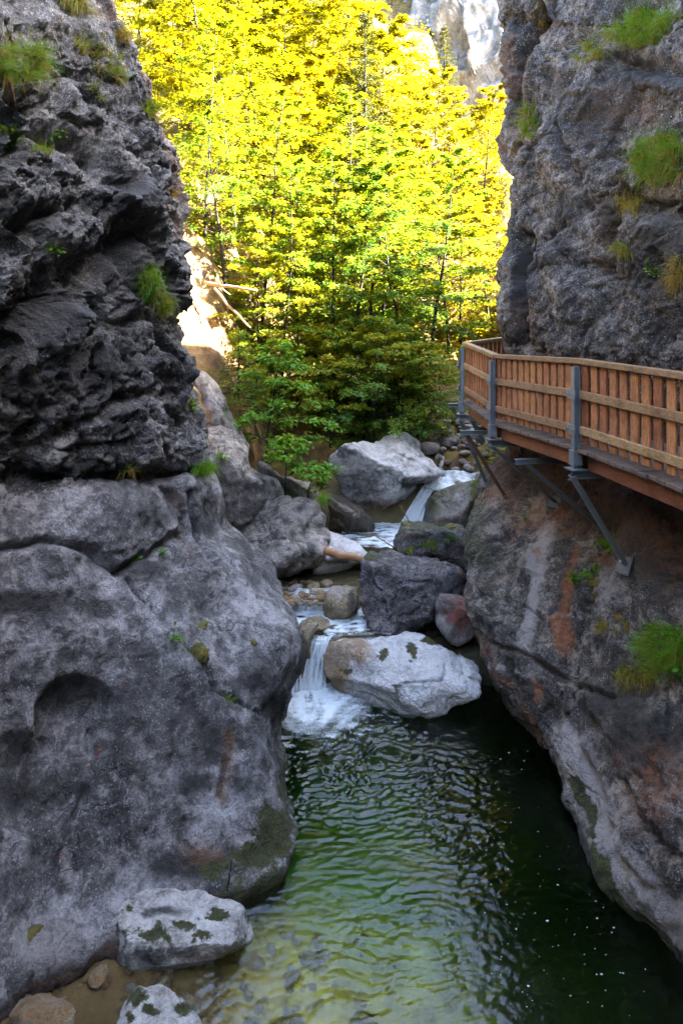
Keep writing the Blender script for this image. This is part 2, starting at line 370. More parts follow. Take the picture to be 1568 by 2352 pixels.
def blob(px, py, cx, cy, rx, ry, ang=0):
    c, s = math.cos(ang), math.sin(ang); dx, dy = px - cx, py - cy
    return np.clip(1.35 - np.hypot((dx * c + dy * s) / rx, (-dx * s + dy * c) / ry), 0, 1)

def finish_cliff(name, g, flip, mat_cb, rough_cb, grooves, scoops, stains, seed, extra=None):
    n = grid_normals(g, flip); sh = g.shape; p = g.reshape(-1, 3); nn = n.reshape(-1, 3)
    px, py = project(p); rough = rough_cb(px, py, p)
    q = p + .25 * np.stack([fbm(p * .8 + 3, 2, seed), fbm(p * .8 + 31, 2, seed + 1), fbm(p * .8 + 57, 2, seed + 2)], 1)
    strat = q @ np.array([[.85, 0, .6], [0, .95, .15], [-.6, -.15, .80]])
    d = rough * .30 * fbm(q * .75, 3, seed + 3)
    _, gap, val = cells(strat * 1.5, seed); d = d + rough * (.16 * (val - .5) - .06 * np.exp(-gap * 9))
    _, gap2, val2 = cells(strat * 3.9 + 7, seed + 5); d = d + rough * (.065 * (val2 - .5) - .025 * np.exp(-gap2 * 9))
    _, gap3, val3 = cells(strat * 9 + 3, seed + 8); d = d + rough * .012 * (val3 - .5)
    d = d + rough * (.11 * (ridged(strat * 1.4, 5, seed + 9, .55) - .45)) + rough * .05 * fbm(strat * 5, 4, seed + 12, .6) + rough * .05 * (ridged(strat * 5.5 + 2, 4, seed + 13, .6) - .5) + (.3 + rough) * .030 * fbm(p * 8, 4, seed + 15, .6) + (.25 + rough) * .022 * (ridged(p * 13, 3, seed + 17) - .5)
    d = d + (.16 * fbm(p * 1.0, 3, seed + 20) + .07 * (ridged(p * np.array([2.2, 2.2, 1.2]), 4, seed + 22) - .45) + .03 * (ridged(p * 6, 3, seed + 25) - .45)) * np.clip(1 - rough, 0, 1)
    scale = np.maximum(p[:, 1], 1) / F
    wob = 10 * fbm(p * 3.0, 3, seed + 40)
    for poly, wid, dep in grooves:
        dd = dist_poly(px + wob, py + wob * .7, poly) * scale
        d = d - 1.55 * dep * np.exp(-(dd / wid) ** 2)
    for (cx, cy, r, dep) in scoops:
        rr = np.hypot(px - cx, py - cy) / r
        d = d - dep * np.clip(1 - rr ** 4, 0, 1) * smooth(1.05 - rr, 0, .22)
    if extra is not None: d = d + extra(px, py, p)
    p2 = p + nn * d[:, None]
    st = np.zeros((len(p), 4))
    nz = .5 * fbm(p * 4, 4, seed + 50)
    for ch, shape, args, amt in stains:
        if shape == 'line': m = np.clip(1.25 - dist_poly(px + wob * .6, py, args[0]) / args[1], 0, 1)
        else: m = blob(px + wob, py + wob, *args)
        st[:, ch] = np.maximum(st[:, ch], np.clip(m * amt + (nz * .5) * (m > 0), 0, 1))
    st = mat_cb(px, py, p2, nn, st, nz)
    return kind(mk(name, p2, grid_faces(sh[0], sh[1], flip), None, attrs={'stain': st}), 'structure')

# ------------------------------------------------------------------ left cliff
def under(row, dz, dx): return [p + V(dx, 0, -dz) for p in row]
L = []
L.append([V(-8, -3, 16), V(-7, 7, 16), V(-6.6, 8.5, 16), V(-6.2, 9.3, 16), V(-5.9, 10, 16), V(-5.7, 10.6, 16), V(-5.6, 11.2, 16), V(-6.2, 12.6, 16), V(-9, 14, 16)])
L.append([V(-6.3, -3, 10.8), P(0, 0, 8.2), P(90, 0, 8.9), P(150, 0, 9.5), P(195, 0, 10.0), P(228, 0, 10.4), P(252, 0, 10.8), V(-4.9, 12.4, 11.3), V(-9, 14, 11)])
L.append([V(-5.6, -3, 9.2), P(0, 200, 7.9), P(110, 200, 8.6), P(190, 200, 9.3), P(245, 200, 9.9), P(295, 200, 10.5), P(332, 200, 11), V(-4.2, 12.6, 9.5), V(-9, 14, 9.5)])
L.append([V(-5.2, -3, 7.8), P(0, 420, 7.6), P(130, 420, 8.3), P(230, 420, 9.0), P(300, 420, 9.7), P(362, 420, 10.5), P(411, 420, 11.3), V(-3.6, 12.8, 8.4), V(-8, 14, 8.4)])
L.append([V(-5.1, -3, 6.8), P(0, 600, 7.4), P(140, 600, 8.2), P(255, 600, 9.0), P(325, 600, 9.8), P(388, 600, 10.7), P(434, 600, 11.6), V(-3.4, 12.9, 7.1), V(-8, 14, 7.1)])
L.append([V(-5.1, -3, 6.4), P(0, 672, 7.35), P(140, 672, 8.1), P(255, 672, 8.9), P(325, 672, 9.6), P(380, 672, 10.5), P(433, 675, 11.6), V(-3.4, 12.9, 6.6), V(-8, 14, 6.6)])
L.append([V(-5.1, -3, 6.1), P(0, 725, 7.35), P(140, 725, 8.1), P(250, 725, 8.8), P(315, 725, 9.5), P(360, 725, 10.2), P(398, 722, 10.9), V(-3.6, 12.3, 6.1), V(-8, 14, 6.1)])
L.append([V(-5.1, -3, 4.9), P(0, 920, 7.6), P(150, 920, 8.3), P(270, 920, 9.0), P(345, 920, 9.6), P(400, 920, 10.3), P(440, 920, 11), V(-3.3, 12.4, 4.9), V(-8, 14, 4.9)])
L.append([V(-5.1, -3, 4.25), P(0, 1072, 7.75), P(150, 1072, 8.4), P(290, 1070, 9.1), P(375, 1066, 9.7), P(440, 1060, 10.3), P(483, 1055, 10.9), V(-3.2, 12.4, 4.1), V(-8, 14, 4.1)])
L.append([V(-5.1, -3, 4.15), P(0, 1098, 8.1), P(150, 1098, 8.75), P(290, 1096, 9.45), P(375, 1092, 10.0), P(440, 1088, 10.5), P(486, 1083, 11), V(-3.2, 12.4, 3.9), V(-8, 14, 3.9)])
L.append([V(-5.0, -3, 4.0), P(0, 1122, 7.75), P(150, 1118, 8.35), P(300, 1110, 9.05), P(385, 1106, 9.6), P(450, 1106, 10.2), P(500, 1108, 10.9), V(-2.9, 12.4, 3.6), V(-8, 14, 3.6)])
L.append([V(-4.9, -3, 3.5), P(0, 1235, 7.35), P(150, 1235, 7.95), P(290, 1228, 8.65), P(395, 1225, 9.35), P(460, 1222, 10.0), P(512, 1222, 10.8), V(-2.7, 12.3, 2.8), V(-8, 14, 2.8)])
L.append([V(-4.8, -3, 3.0), P(0, 1400, 7.2), P(150, 1390, 7.75), P(290, 1360, 8.35), P(420, 1330, 9.0), P(520, 1320, 9.7), P(600, 1322, 10.5), V(-1.9, 12.2, 2.1), V(-8, 14, 2.1)])
L.append([V(-4.7, -3, 2.5), P(0, 1520, 7.0), P(150, 1520, 7.5), P(320, 1490, 8.0), P(470, 1450, 8.6), P(585, 1435, 9.2), P(670, 1440, 9.9), V(-1.35, 11.4, 1.6), V(-6, 13.5, 1.6)])
L.append([V(-4.5, -3, 2.1), P(0, 1640, 6.9), P(160, 1640, 7.35), P(330, 1610, 7.75), P(490, 1570, 8.2), P(630, 1535, 8.8), P(676, 1525, 9.6), V(-1.15, 11.0, 1.2), V(-6, 13.5, 1.2)])
L.append([V(-4.3, -3, 1.6), P(0, 1780, 6.7), P(160, 1780, 7.15), P(330, 1755, 7.5), P(490, 1715, 7.9), P(610, 1690, 8.3), P(657, 1598, 9.8), V(-1.1, 11.0, .7), V(-6, 13.5, .7)])
L.append([V(-4.1, -3, 1.1), P(0, 1950, 6.5), P(160, 1930, 6.95), P(340, 1895, 7.25), P(500, 1855, 7.6), P(632, 1825, 7.95), P(637, 1662, 10.0), V(-1.15, 11.0, .2), V(-6, 13.5, .2)])
L.append([V(-3.8, -3, .6), P(0, 2120, 6.25), P(130, 2080, 6.7), P(310, 2025, 7.0), P(500, 1985, 7.3), P(680, 1900, 7.9), V(-.88, 9.8, .02), V(-1.2, 11, -.1), V(-6, 13.5, -.1)])
L.append([V(-3.5, -3, .05), P(0, 2310, 5.95), P(120, 2250, 6.2), P(240, 2190, 6.5), P(420, 2120, 6.85), P(672, 1975, 7.6), V(-.88, 9.8, -.25), V(-1.2, 11, -.35), V(-6, 13.5, -.3)])
L.append(under(L[-1], 1.0, -.18)); L.append(under(L[-1], 3.0, -.1))
# the gorge goes on behind the eye; its unseen closing bend is added to cut frontal light
L = [[V(r[0][0] + 6.5, -19, r[0][2]), V(r[0][0] + .3, -6, r[0][2]), r[1] + V(-.22, -1.3, 0)] + r[1:] for r in L]
gL = loft(L, .026, (3, 9))

def rough_left(px, py, p):
    r = .30 + .75 * smooth(4.05 - p[:, 2], .15, -.2) + .0
    r = r * (1 - .55 * smooth(p[:, 2], 8.6, 10)) + .2 * smooth(p[:, 2], 8.6, 10)
    r = r * (1 - .35 * smooth(px, 330, 430) * (p[:, 2] < 4))
    return np.clip(r, .2, 1.1) * np.where(p[:, 2] < 3.9, .85, .95)
grooves_L = [
    ([(280, 1316), (370, 1420), (455, 1515), (500, 1590), (610, 1640)], .022, .05),
    ([(0, 1262), (120, 1240), (210, 1262), (275, 1318), (330, 1275), (410, 1228)], .05, .11),
    ([(430, 1130), (450, 1200), (470, 1260), (490, 1300)], .05, .18),
    ([(385, 1110), (420, 1180), (425, 1240)], .05, .09),
    ([(0, 790), (110, 690), (240, 600), (300, 540)], .22, .26), ([(60, 880), (190, 800), (280, 660)], .16, .14),
    ([(0, 560), (90, 500), (190, 470)], .14, .15), ([(40, 250), (20, 330)], .12, .2), ([(150, 1000), (250, 930), (340, 900)], .08, .14),
    ([(60, 1010), (150, 860), (230, 760), (330, 730)], .10, .08),
    ([(285, 480), (300, 620), (345, 720), (380, 800)], .06, .14),
    ([(0, 270), (90, 300), (190, 330), (280, 430)], .12, .2),
    ([(190, 210), (290, 290), (350, 420)], .06, .12),
    ([(225, 1690), (205, 1800), (180, 1890)], .05, .07),
]
scoops_L = [(178, 1650, 108, .30), (60, 1800, 130, .16)]
stains_shade_L = [  # blobs of the dark channel also paint shade into recesses and the scoop
    (0, 'blob', (630, 1905, 62, 75), 1.0), (0, 'blob', (590, 1965, 60, 40), .9), (0, 'blob', (655, 1830, 22, 90), .8),
    (1, 'blob', (470, 1960, 60, 40), .75), (3, 'blob', (430, 1985, 110, 32), .9), (0, 'blob', (500, 2000, 60, 30), .8),
    (1, 'line', ([(530, 1690), (525, 1760), (510, 1830)], 20), .8), (3, 'line', ([(520, 1740), (505, 1820)], 12), .8),
    (3, 'blob', (450, 1800, 70, 28), .7), (3, 'blob', (70, 1390, 170, 45), .75), (3, 'blob', (230, 1400, 60, 30), .7),
    (3, 'blob', (60, 1830, 80, 45), .8), (3, 'blob', (120, 700, 170, 90), .95), (3, 'blob', (220, 830, 130, 80), .8), (3, 'blob', (60, 500, 100, 50), .85), (3, 'blob', (330, 620, 50, 120), .8), (3, 'blob', (60, 900, 90, 60), .7), (3, 'blob', (290, 450, 60, 60), .7), (3, 'blob', (400, 830, 40, 80), .7), (3, 'blob', (40, 235, 80, 30), .8), (3, 'blob', (150, 1080, 300, 20), .8), (3, 'blob', (180, 1590, 100, 50), .6), (3, 'blob', (640, 1620, 30, 40), .9), (3, 'blob', (330, 1300, 70, 26), .7), (3, 'blob', (480, 1190, 26, 60), .8), (3, 'blob', (560, 1800, 60, 30), .6),  # black of the cave-like recess and under the scoop rim is painted shade
    (3, 'blob', (380, 1180, 60, 26), .6), (3, 'blob', (610, 1560, 50, 40), .7), (3, 'blob', (150, 1590, 70, 30), .5),
    (2, 'line', ([(5, 1130), (15, 1230), (45, 1340)], 9), .6), (2, 'line', ([(362, 1120), (395, 1190), (400, 1230)], 11), .65), (2, 'line', ([(150, 1960), (165, 2120), (175, 2210)], 16), .55),
    (2, 'blob', (110, 2170, 130, 70), .62), (2, 'blob', (245, 1690, 24, 12), .6), (2, 'blob', (60, 1150, 70, 30), .55), (2, 'blob', (590, 1850, 55, 40), .45), (2, 'blob', (560, 1930, 50, 20), .7),
    (2, 'line', ([(420, 1260), (480, 1330), (560, 1400)], 26), .35), (1, 'line', ([(405, 1130), (425, 1220), (440, 1290)], 8), .5),
    (0, 'blob', (75, 2145, 22, 12), .8), (0, 'blob', (455, 1500, 40, 18), .85), (1, 'blob', (270, 20, 60, 40), .7),
    (1, 'line', ([(320, 170), (370, 300), (405, 430), (425, 540)], 9), .8),
]
def stain_left(px, py, p, n, st, nz):
    low = smooth(.55 - p[:, 2], 0, .5) * smooth(px, 380, 560)
    st[:, 0] = np.maximum(st[:, 0], low * .6)
    wet = smooth(.16 - p[:, 2] + .1 * nz, 0, .12); st[:, 3] = np.maximum(st[:, 3], wet * .9); st[:, 1] = np.maximum(st[:, 1], wet * .5)
    top = smooth(n[:, 2] + .25 * fbm(p * 3, 3, 5), .55, .85) * smooth(p[:, 2], 4.2, 5)
    st[:, 0] = np.maximum(st[:, 0], top * .7)
    st[:, 2] = np.maximum(st[:, 2], .40 * smooth(fbm(p * 1.6 + 9, 4, 77), .4, .9) * (p[:, 2] < 4))
    return np.clip(st, 0, 1)
cliffL = finish_cliff('cliff_left', gL, True, stain_left, rough_left, grooves_L, scoops_L, stains_shade_L, 100)
cliffL.data.materials.append(M['rock_left']); cliffL.data.materials.append(M['rock_upper'])
def by_height(o, zcut, seed):
    me = o.data; n = len(me.polygons); c = np.zeros(n * 3, np.float32); me.polygons.foreach_get('center', c); c = c.reshape(-1, 3)
    me.polygons.foreach_set('material_index', (c[:, 2] > zcut(c)).astype(np.int32))
by_height(cliffL, lambda c: 4.02 + .02 * fbm(c * 5, 2, 3), 1)

# ------------------------------------------------------------------ right cliff
R = []
R.append([V(7.5, -3, 20), V(6.4, 8, 20), V(6.0, 9.6, 20), V(5.7, 10.8, 20), V(5.3, 11.8, 20), V(4.9, 13, 20), V(5.4, 14.6, 18), V(8.5, 17, 15.2), V(11.5, 22, 15.4), V(14, 28, 9)])
R.append([V(6.2, -3, 12), P(1568, -60, 9.7), P(1450, -60, 10.6), P(1340, -60, 11.4), P(1245, -60, 12.2), P(1166, -60, 13), V(4.2, 14.6, 12), V(8, 16.5, 12), V(10.8, 21.5, 12), V(13, 28, 7.9)])
R.append([V(5.9, -3, 11), P(1568, 60, 9.6), P(1450, 60, 10.5), P(1340, 60, 11.3), P(1240, 60, 12.2), P(1160, 60, 13), V(4.1, 14.6, 11), V(8, 16.5, 10.6), V(10.5, 21.5, 9.0), V(13, 29, 7.4)])
R.append([V(5.6, -3, 10), P(1568, 170, 9.15), P(1450, 170, 10.2), P(1335, 170, 11.2), P(1240, 170, 12.1), P(1157, 170, 12.9), V(4.0, 14.6, 10), V(8, 16.5, 9.7), V(10, 21.5, 8.3), V(12, 29, 6.9)])
R.append([V(5.4, -3, 9), P(1568, 300, 9.2), P(1450, 300, 10.1), P(1335, 300, 11.0), P(1240, 300, 12.0), P(1157, 290, 12.9), V(4.0, 14.6, 9), V(7.6, 16.5, 8.7), V(9.5, 21.5, 7.6), V(12, 29, 6.4)])
R.append([V(5.2, -3, 8), P(1568, 440, 8.8), P(1450, 440, 9.9), P(1335, 440, 10.9), P(1245, 440, 11.8), P(1168, 430, 12.8), V(4.0, 14.5, 8), V(7.4, 16.4, 7.8), V(9.2, 21.5, 6.9), V(11, 29, 5.9)])
R.append([V(5.1, -3, 7), P(1568, 580, 9.1), P(1450, 580, 10.0), P(1335, 580, 10.9), P(1240, 580, 11.8), P(1157, 570, 12.7), V(4.0, 14.5, 7), V(7.2, 16.3, 6.9), V(9, 21.5, 6.2), V(11, 29, 5.4)])
R.append([V(5.0, -3, 6.2), P(1568, 700, 9.2), P(1450, 700, 10.1), P(1335, 700, 10.9), P(1235, 700, 11.7), P(1152, 695, 12.6), V(4.0, 14.4, 6.2), V(7, 16.2, 6.1), V(9, 21.5, 5.6), V(11, 29, 5)])
R.append([V(4.9, -3, 5.5), P(1568, 815, 9.3), P(1450, 815, 10.2), P(1335, 815, 11.0), P(1240, 805, 11.9), P(1168, 795, 12.8), V(4.3, 14.4, 5.5), V(7, 16.2, 5.5), V(9, 21.5, 5), V(11, 29, 5)])
R.append([V(4.9, -3, 4.5), V(4.95, 9.2, 4.5), V(4.75, 10.3, 4.5), V(4.45, 11.4, 4.5), V(4.15, 12.3, 4.5), V(3.9, 13.4, 4.5), V(4.7, 14.9, 4.5), V(7, 16.6, 4.5), V(9, 21.5, 4), V(11, 29, 4)])
R.append([V(4.7, -3, 3.7), V(4.55, 9.1, 3.7), V(4.4, 10.2, 3.7), V(4.2, 11.4, 3.7), V(4.0, 12.5, 3.65), V(3.55, 13.8, 3.55), V(4.3, 15.2, 3.4), V(6, 16.9, 3.3), V(9, 21.5, 3.3), V(11, 29, 3.3)])
R.append([V(4.5, -3, 3.0), V(4.25, 8.3, 3.15), P(1437, 1301, 9.4), P(1366, 1200, 11.0), P(1274, 1157, 12.2), P(1110, 1112, 14.1), V(3.5, 15.4, 2.7), V(6, 17, 2.8), V(9, 21.5, 3), V(11, 29, 3)])
R.append([V(4.3, -3, 2.4), P(1568, 1480, 7.5), P(1440, 1420, 8.65), P(1340, 1370, 9.8), P(1200, 1290, 11.3), P(1069, 1250, 12.7), V(2.9, 14.2, 1.9), V(5.5, 17, 1.9), V(9, 21.5, 2), V(11, 29, 2)])
R.append([V(4.1, -3, 1.6), P(1568, 1750, 6.9), P(1440, 1680, 7.75), P(1330, 1590, 8.85), P(1200, 1480, 10.2), P(1078, 1380, 11.7), V(2.7, 13.6, 1.2), V(5, 17, 1.2), V(9, 21.5, 1), V(11, 29, 1)])
R.append([V(3.9, -3, .8), P(1568, 2000, 6.5), P(1440, 1950, 7.0), P(1342, 1830, 8.0), P(1235, 1670, 9.5), P(1128, 1535, 10.9), V(2.9, 13.4, .5), V(5, 17, .5), V(9, 21.5, 0), V(11, 29, 0)])
R.append([V(3.7, -3, .1), P(1568, 2225, 6.35), P(1440, 2095, 7.0), P(1332, 1945, 7.85), P(1252, 1720, 9.6), P(1175, 1610, 10.9), V(3.0, 13.4, .0), V(5, 17, 0), V(9, 21.5, -.5), V(11, 29, 0)])
R.append(under(R[-1], .35, .45)); R.append(under(R[-1], 3.6, .35))
R = [[V(r[0][0] - 7.5, -15, r[0][2]), V(r[0][0] - .3, -5, r[0][2]), r[1] + V(.30, -1.3, 0)] + r[1:] for r in R]  # unseen right wall likewise swung across behind the eye to block frontal sky light
gR = loft(R, .027, (3, 8))
def rough_right(px, py, p):
    r = np.where(p[:, 2] > 3.4, .62, .48) * (1 - .4 * smooth(.9 - p[:, 2], 0, .6))
    return r
grooves_R = [
    ([(1240, 0), (1235, 60), (1195, 140), (1175, 230)], .10, .22), ([(1290, 290), (1310, 360), (1330, 430), (1345, 480)], .06, .12),
    ([(1195, 540), (1190, 620), (1195, 700), (1210, 790)], .09, .20), ([(1240, 640), (1255, 560), (1290, 520)], .08, .14),
    ([(1180, 330), (1165, 420)], .08, .14), ([(1390, 620), (1400, 520), (1420, 430)], .10, .16),
    ([(1568, 160), (1480, 150), (1400, 130)], .12, .2), ([(1568, 500), (1480, 480), (1430, 450)], .12, .2),
    ([(1420, 1000), (1400, 1200), (1340, 1370), (1300, 1500), (1290, 1600)], .05, .08),
    ([(1120, 1480), (1200, 1500), (1290, 1560), (1400, 1600)], .04, .07), ([(1330, 1620), (1400, 1780), (1470, 1900), (1568, 1980)], .07, .10),
    ([(1290, 1640), (1350, 1800), (1400, 1960), (1480, 2040)], .05, .07), ([(1440, 1480), (1420, 1420), (1450, 1330)], .05, .08),
    ([(1120, 1380), (1095, 1360), (1200, 1390), (1250, 1430)], .03, .04),
]
stains_shade_R = [
    (2, 'line', ([(1258, 1215), (1235, 1290), (1222, 1380), (1205, 1440), (1210, 1490)], 21), 1.1), (1, 'blob', (1238, 1272, 10, 22), .8), (2, 'blob', (1225, 1540, 26, 34), .55), (1, 'line', ([(1225, 1560), (1228, 1610)], 10), .8),
    (1, 'line', ([(1325, 1260), (1305, 1330), (1290, 1400)], 14), .9), (1, 'blob', (1285, 1455, 18, 56), 1.3), (1, 'blob', (1385, 1285, 40, 20), .6),
    (2, 'blob', (1400, 1360, 55, 70), .6), (2, 'blob', (1420, 1460, 40, 40), .5),
    (2, 'line', ([(1290, 1700), (1330, 1800), (1400, 1950), (1500, 2060), (1568, 2140)], 52), 1.0), (2, 'blob', (1510, 2090, 90, 55), .7),
    (0, 'line', ([(1310, 1790), (1340, 1900), (1440, 2090), (1540, 2190)], 14), .9), (3, 'line', ([(1345, 2010), (1440, 2110), (1568, 2260)], 22), .9),
    (1, 'line', ([(1100, 1470), (1180, 1600), (1245, 1710)], 10), .6),
    (1, 'blob', (1130, 1140, 80, 40), .62), (1, 'blob', (1250, 1190, 110, 45), .62), (3, 'blob', (1430, 1180, 150, 60), .8), (3, 'blob', (1500, 1240, 100, 50), .7),  # the dark blobs paint the shade of the recess under the deck
    (3, 'blob', (1480, 1700, 120, 80), .8), (3, 'blob', (1400, 1620, 90, 50), .6), (1, 'blob', (1500, 1800, 120, 120), .5), (3, 'blob', (1540, 1320, 60, 50), .6),
    (1, 'line', ([(1240, 0), (1236, 70), (1205, 140), (1185, 260), (1170, 340)], 22), .62), (1, 'blob', (1170, 150, 20, 110), .5),
    (3, 'blob', (1500, 600, 110, 90), .85), (3, 'blob', (1500, 180, 90, 30), .8), (3, 'blob', (1190, 640, 30, 90), .8), (1, 'blob', (1400, 560, 70, 90), .45), (1, 'blob', (1220, 730, 40, 60), .6), (3, 'blob', (1350, 250, 60, 60), .5), (1, 'blob', (1450, 250, 100, 60), .5), (3, 'blob', (1300, 480, 40, 40), .7),
]
def stain_shade_right(px, py, p, n, st, nz):
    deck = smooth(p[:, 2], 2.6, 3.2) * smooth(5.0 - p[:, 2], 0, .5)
    st[:, 1] = np.maximum(st[:, 1], deck * .42); st[:, 3] = np.maximum(st[:, 3], deck * .62)  # brown rock, plus shade of the recess under the walkway painted in
    wet = smooth(.18 - p[:, 2] + .1 * nz, 0, .14); st[:, 3] = np.maximum(st[:, 3], wet * .95)
    back = smooth(px, 1090, 1060) if False else smooth(1150 - px, 0, 40) * (p[:, 2] > 1.8) * (p[:, 2] < 4) * .5
    st[:, 0] = np.maximum(st[:, 0], back)
    st[:, 2] = np.maximum(st[:, 2], .6 * smooth(fbm(p * 2.2 + 4, 4, 78), .5, .85))
    st[p[:, 2] < -.03, :3] = 0; st[p[:, 2] < -.03, 3] = 1.6  # under water: moss, rust and pale cleared, painted fully dark
    return np.clip(st, 0, 1.6)
def bulges(px, py, p):
    b = .16 * blob(px, py, 1270, 610, 60, 70) + .14 * blob(px, py, 1330, 680, 70, 50) + .12 * blob(px, py, 1265, 330, 45, 90) - .22 * blob(px, py, 1215, 590, 26, 50)
    return b + .16 * blob(px, py, 1520, 1400, 60, 90) - .12 * blob(px, py, 1440, 1560, 80, 60)
cliffR = finish_cliff('cliff_right', gR, False, stain_shade_right, rough_right, grooves_R, [], stains_shade_R, 300, bulges)
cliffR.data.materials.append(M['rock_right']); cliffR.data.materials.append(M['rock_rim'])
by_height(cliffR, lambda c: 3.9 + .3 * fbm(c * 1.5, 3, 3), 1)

# ------------------------------------------------------------------ river bed and hillside
def interp(y, ys, zs): return np.interp(y, ys, zs)
def xchan(y): return interp(y, [11, 13, 14, 15, 16, 18, 22, 26], [0.0, .1, .7, 1.2, 2.1, 3.1, 4.2, 4.6])
def terrain(x, y):
    pool = -np.clip(.10 + .26 * (x + 1.25) + .22 * (y - 5.9) + .5 * np.maximum(0, y - 7.3), .06, 2.6)
    prof = interp(y, [10.9, 11.3, 11.5, 12.7, 13.0, 14.0, 14.3, 15.9, 16.4, 17.2, 18, 20, 24, 30, 40, 60, 80], [-1.3, -.9, .5, .56, .86, .93, 1.15, 1.2, 2.02, 2.15, 2.6, 2.9, 4.3, 8.6, 17, 33, 36])
    p3 = np.stack([x, y, 0 * x], 1)
    prof = np.where(y > 50, np.maximum(prof, 25 + (y - 50) * .85), prof)
    prof = prof - (prof - 8) * .62 * smooth(x - .115 * y, 0, 5) * smooth(y, 36, 50)
    t = smooth(y, 10.9, 11.4); z = pool * (1 - t) + prof * t
    off = x - xchan(y)
    edge = np.where(y < 24, -1.75, -1.75 + (y - 24) * .2) + .5 * fbm(p3 * .7, 3, 405)
    bank = 2.2 * np.maximum(0, edge - x) * smooth(y, 12.6, 14.5) * smooth(34 - y, 0, 10)
    bank = np.minimum(bank, 7) + .9 * np.maximum(0, off - 1.6) * smooth(y, 15, 17) * smooth(40 - y, 0, 14)
    mound = .95 * np.exp(-(((x - .3) / 2.6) ** 2 + ((y - 20.5) / 2.6) ** 2))
    n = fbm(p3 * .55, 4, 400) * np.clip((y - 12) * .05, .03, .8) + .05 * fbm(p3 * 3, 3, 410)
    return z + np.minimum(bank, 9) + mound + n
def sheet(name, xs, ys, zf, mat, attrs=None):
    X, Y = np.meshgrid(xs, ys); x, y = X.ravel(), Y.ravel(); z = zf(x, y)
    return mk(name, np.stack([x, y, z], 1), grid_faces(len(ys), len(xs)), mat, attrs=attrs)
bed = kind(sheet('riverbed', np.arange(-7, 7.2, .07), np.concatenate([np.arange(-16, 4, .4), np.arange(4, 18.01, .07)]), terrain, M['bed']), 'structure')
bed.data.materials.append(M['hill'])
_c = np.zeros(len(bed.data.polygons) * 3, np.float32); bed.data.polygons.foreach_get('center', _c); _c = _c.reshape(-1, 3)
bed.data.materials.append(M['bank'])
is_bank = lambda c: (c[:, 0] < -1.9 + .3 * fbm(c * 1.5, 3, 12)) & (c[:, 1] > 13.2) & (c[:, 1] < 19.5) & (c[:, 2] > 2.6)
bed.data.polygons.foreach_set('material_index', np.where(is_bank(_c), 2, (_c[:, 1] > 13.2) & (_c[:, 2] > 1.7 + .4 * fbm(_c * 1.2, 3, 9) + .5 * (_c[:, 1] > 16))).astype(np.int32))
hill = kind(sheet('hillside', np.linspace(-60, 70, 330), np.concatenate([np.arange(17.6, 30, .14), np.linspace(30, 90, 170)]), lambda x, y: terrain(x, y) - .03 * (y < 18.3), M['hill']), 'structure')
hill.data.materials.append(M['bank']); _c = np.zeros(len(hill.data.polygons) * 3, np.float32); hill.data.polygons.foreach_get('center', _c); _c = _c.reshape(-1, 3)
hill.data.polygons.foreach_set('material_index', is_bank(_c).astype(np.int32))

# far cliff above the wooded slope
us = np.linspace(0, 1, 300); vs = np.linspace(0, 1, 200); U, Vv = np.meshgrid(us, vs)
fx = 0.5 + 46 * U; fz = 6 + 35 * (1 - Vv) ** .9
fy = 57 + 6 * (1 - Vv) - 9 * U ** 1.2 * 1.2 + 0 * fz
pf = np.stack([fx.ravel(), fy.ravel(), fz.ravel()], 1)
qf = pf @ np.array([[.16, 0, .07], [0, .16, 0], [-.07, 0, .05]])
df = 2.6 * fbm(qf, 4, 500) + 1.9 * (cells(qf * 1.7, 501)[2] - .5) + 1.0 * (cells(qf * 4, 502)[2] - .5) + .6 * ridged(qf * 5, 4, 503)
pf[:, 1] -= df; pf[:, 2] += .5 * df
pf[:, 0] -= .6 * df
kind(mk('cliff_far', pf, grid_faces(200, 300, False), M['far_rock'], attrs={'stain': np.zeros((len(pf), 4))}), 'structure')

# ------------------------------------------------------------------ water
def wave_pool(x, y):
    b = np.stack([x, y, 0 * x], 1); wx = .35 * fbm(b * 1.3, 2, 670); wy = .35 * fbm(b * 1.3 + 9, 2, 671); fr = .75 + .75 * smooth(y, 5.5, 9.5)
    c, sn = math.cos(.35), math.sin(.35); u, v = c * (x + wx) + sn * (y + wy), -sn * (x + wx) + c * (y + wy)
    p = np.stack([u * 3.0 * fr, v * 4.3 * fr, .9 * x + .5 * y], 1)
    patch = np.clip(.75 + 1.1 * fbm(b * np.array([.9, .6, 1]), 3, 675), .25, 1.6)
    amp = .30 + .65 * smooth(y, 5.2, 8.5) + .6 * np.exp(-((x + .4) ** 2 + (y - 10.6) ** 2) / 2.2)
    amp = patch * amp * (1 - .75 * smooth(x, 1.0, 2.2)) * (1 - .6 * smooth(-x, .9, 1.6))
    return amp * (.022 * fbm(p, 2, 600) + .017 * (ridged(p * 2.1 + 5, 3, 610, .55) - .4) + .014 * fbm(p * np.array([2.9, 2.6, 3]) + 8, 3, 620, .6))
def foam_pool(x, y):
    px, py = project(np.stack([x, y, 0 * x], 1))
    ang = np.arctan2(py - 1585, px - 708); rad = np.hypot((px - 708), (py - 1585) * 1.45)
    st = fbm(np.stack([rad * .035 + .8 * np.sin(ang * 3), ang * 1.2, 0 * x], 1), 4, 630)
    st2 = fbm(np.stack([x * 3, y * 11, 0 * x], 1), 4, 631)
    core = smooth(200 - rad, 0, 130)
    f = core * (.95 + .55 * st + .3 * st2)
    f = np.maximum(f, smooth(340 - rad, 0, 190) * (.30 + .8 * st2 + .25 * st) * .7)
    return np.clip(f, 0, 1)
xs, ys = np.arange(-3.6, 3.9, .022), np.concatenate([np.arange(-16, 4, .2), np.arange(4.0, 11.7, .022)])
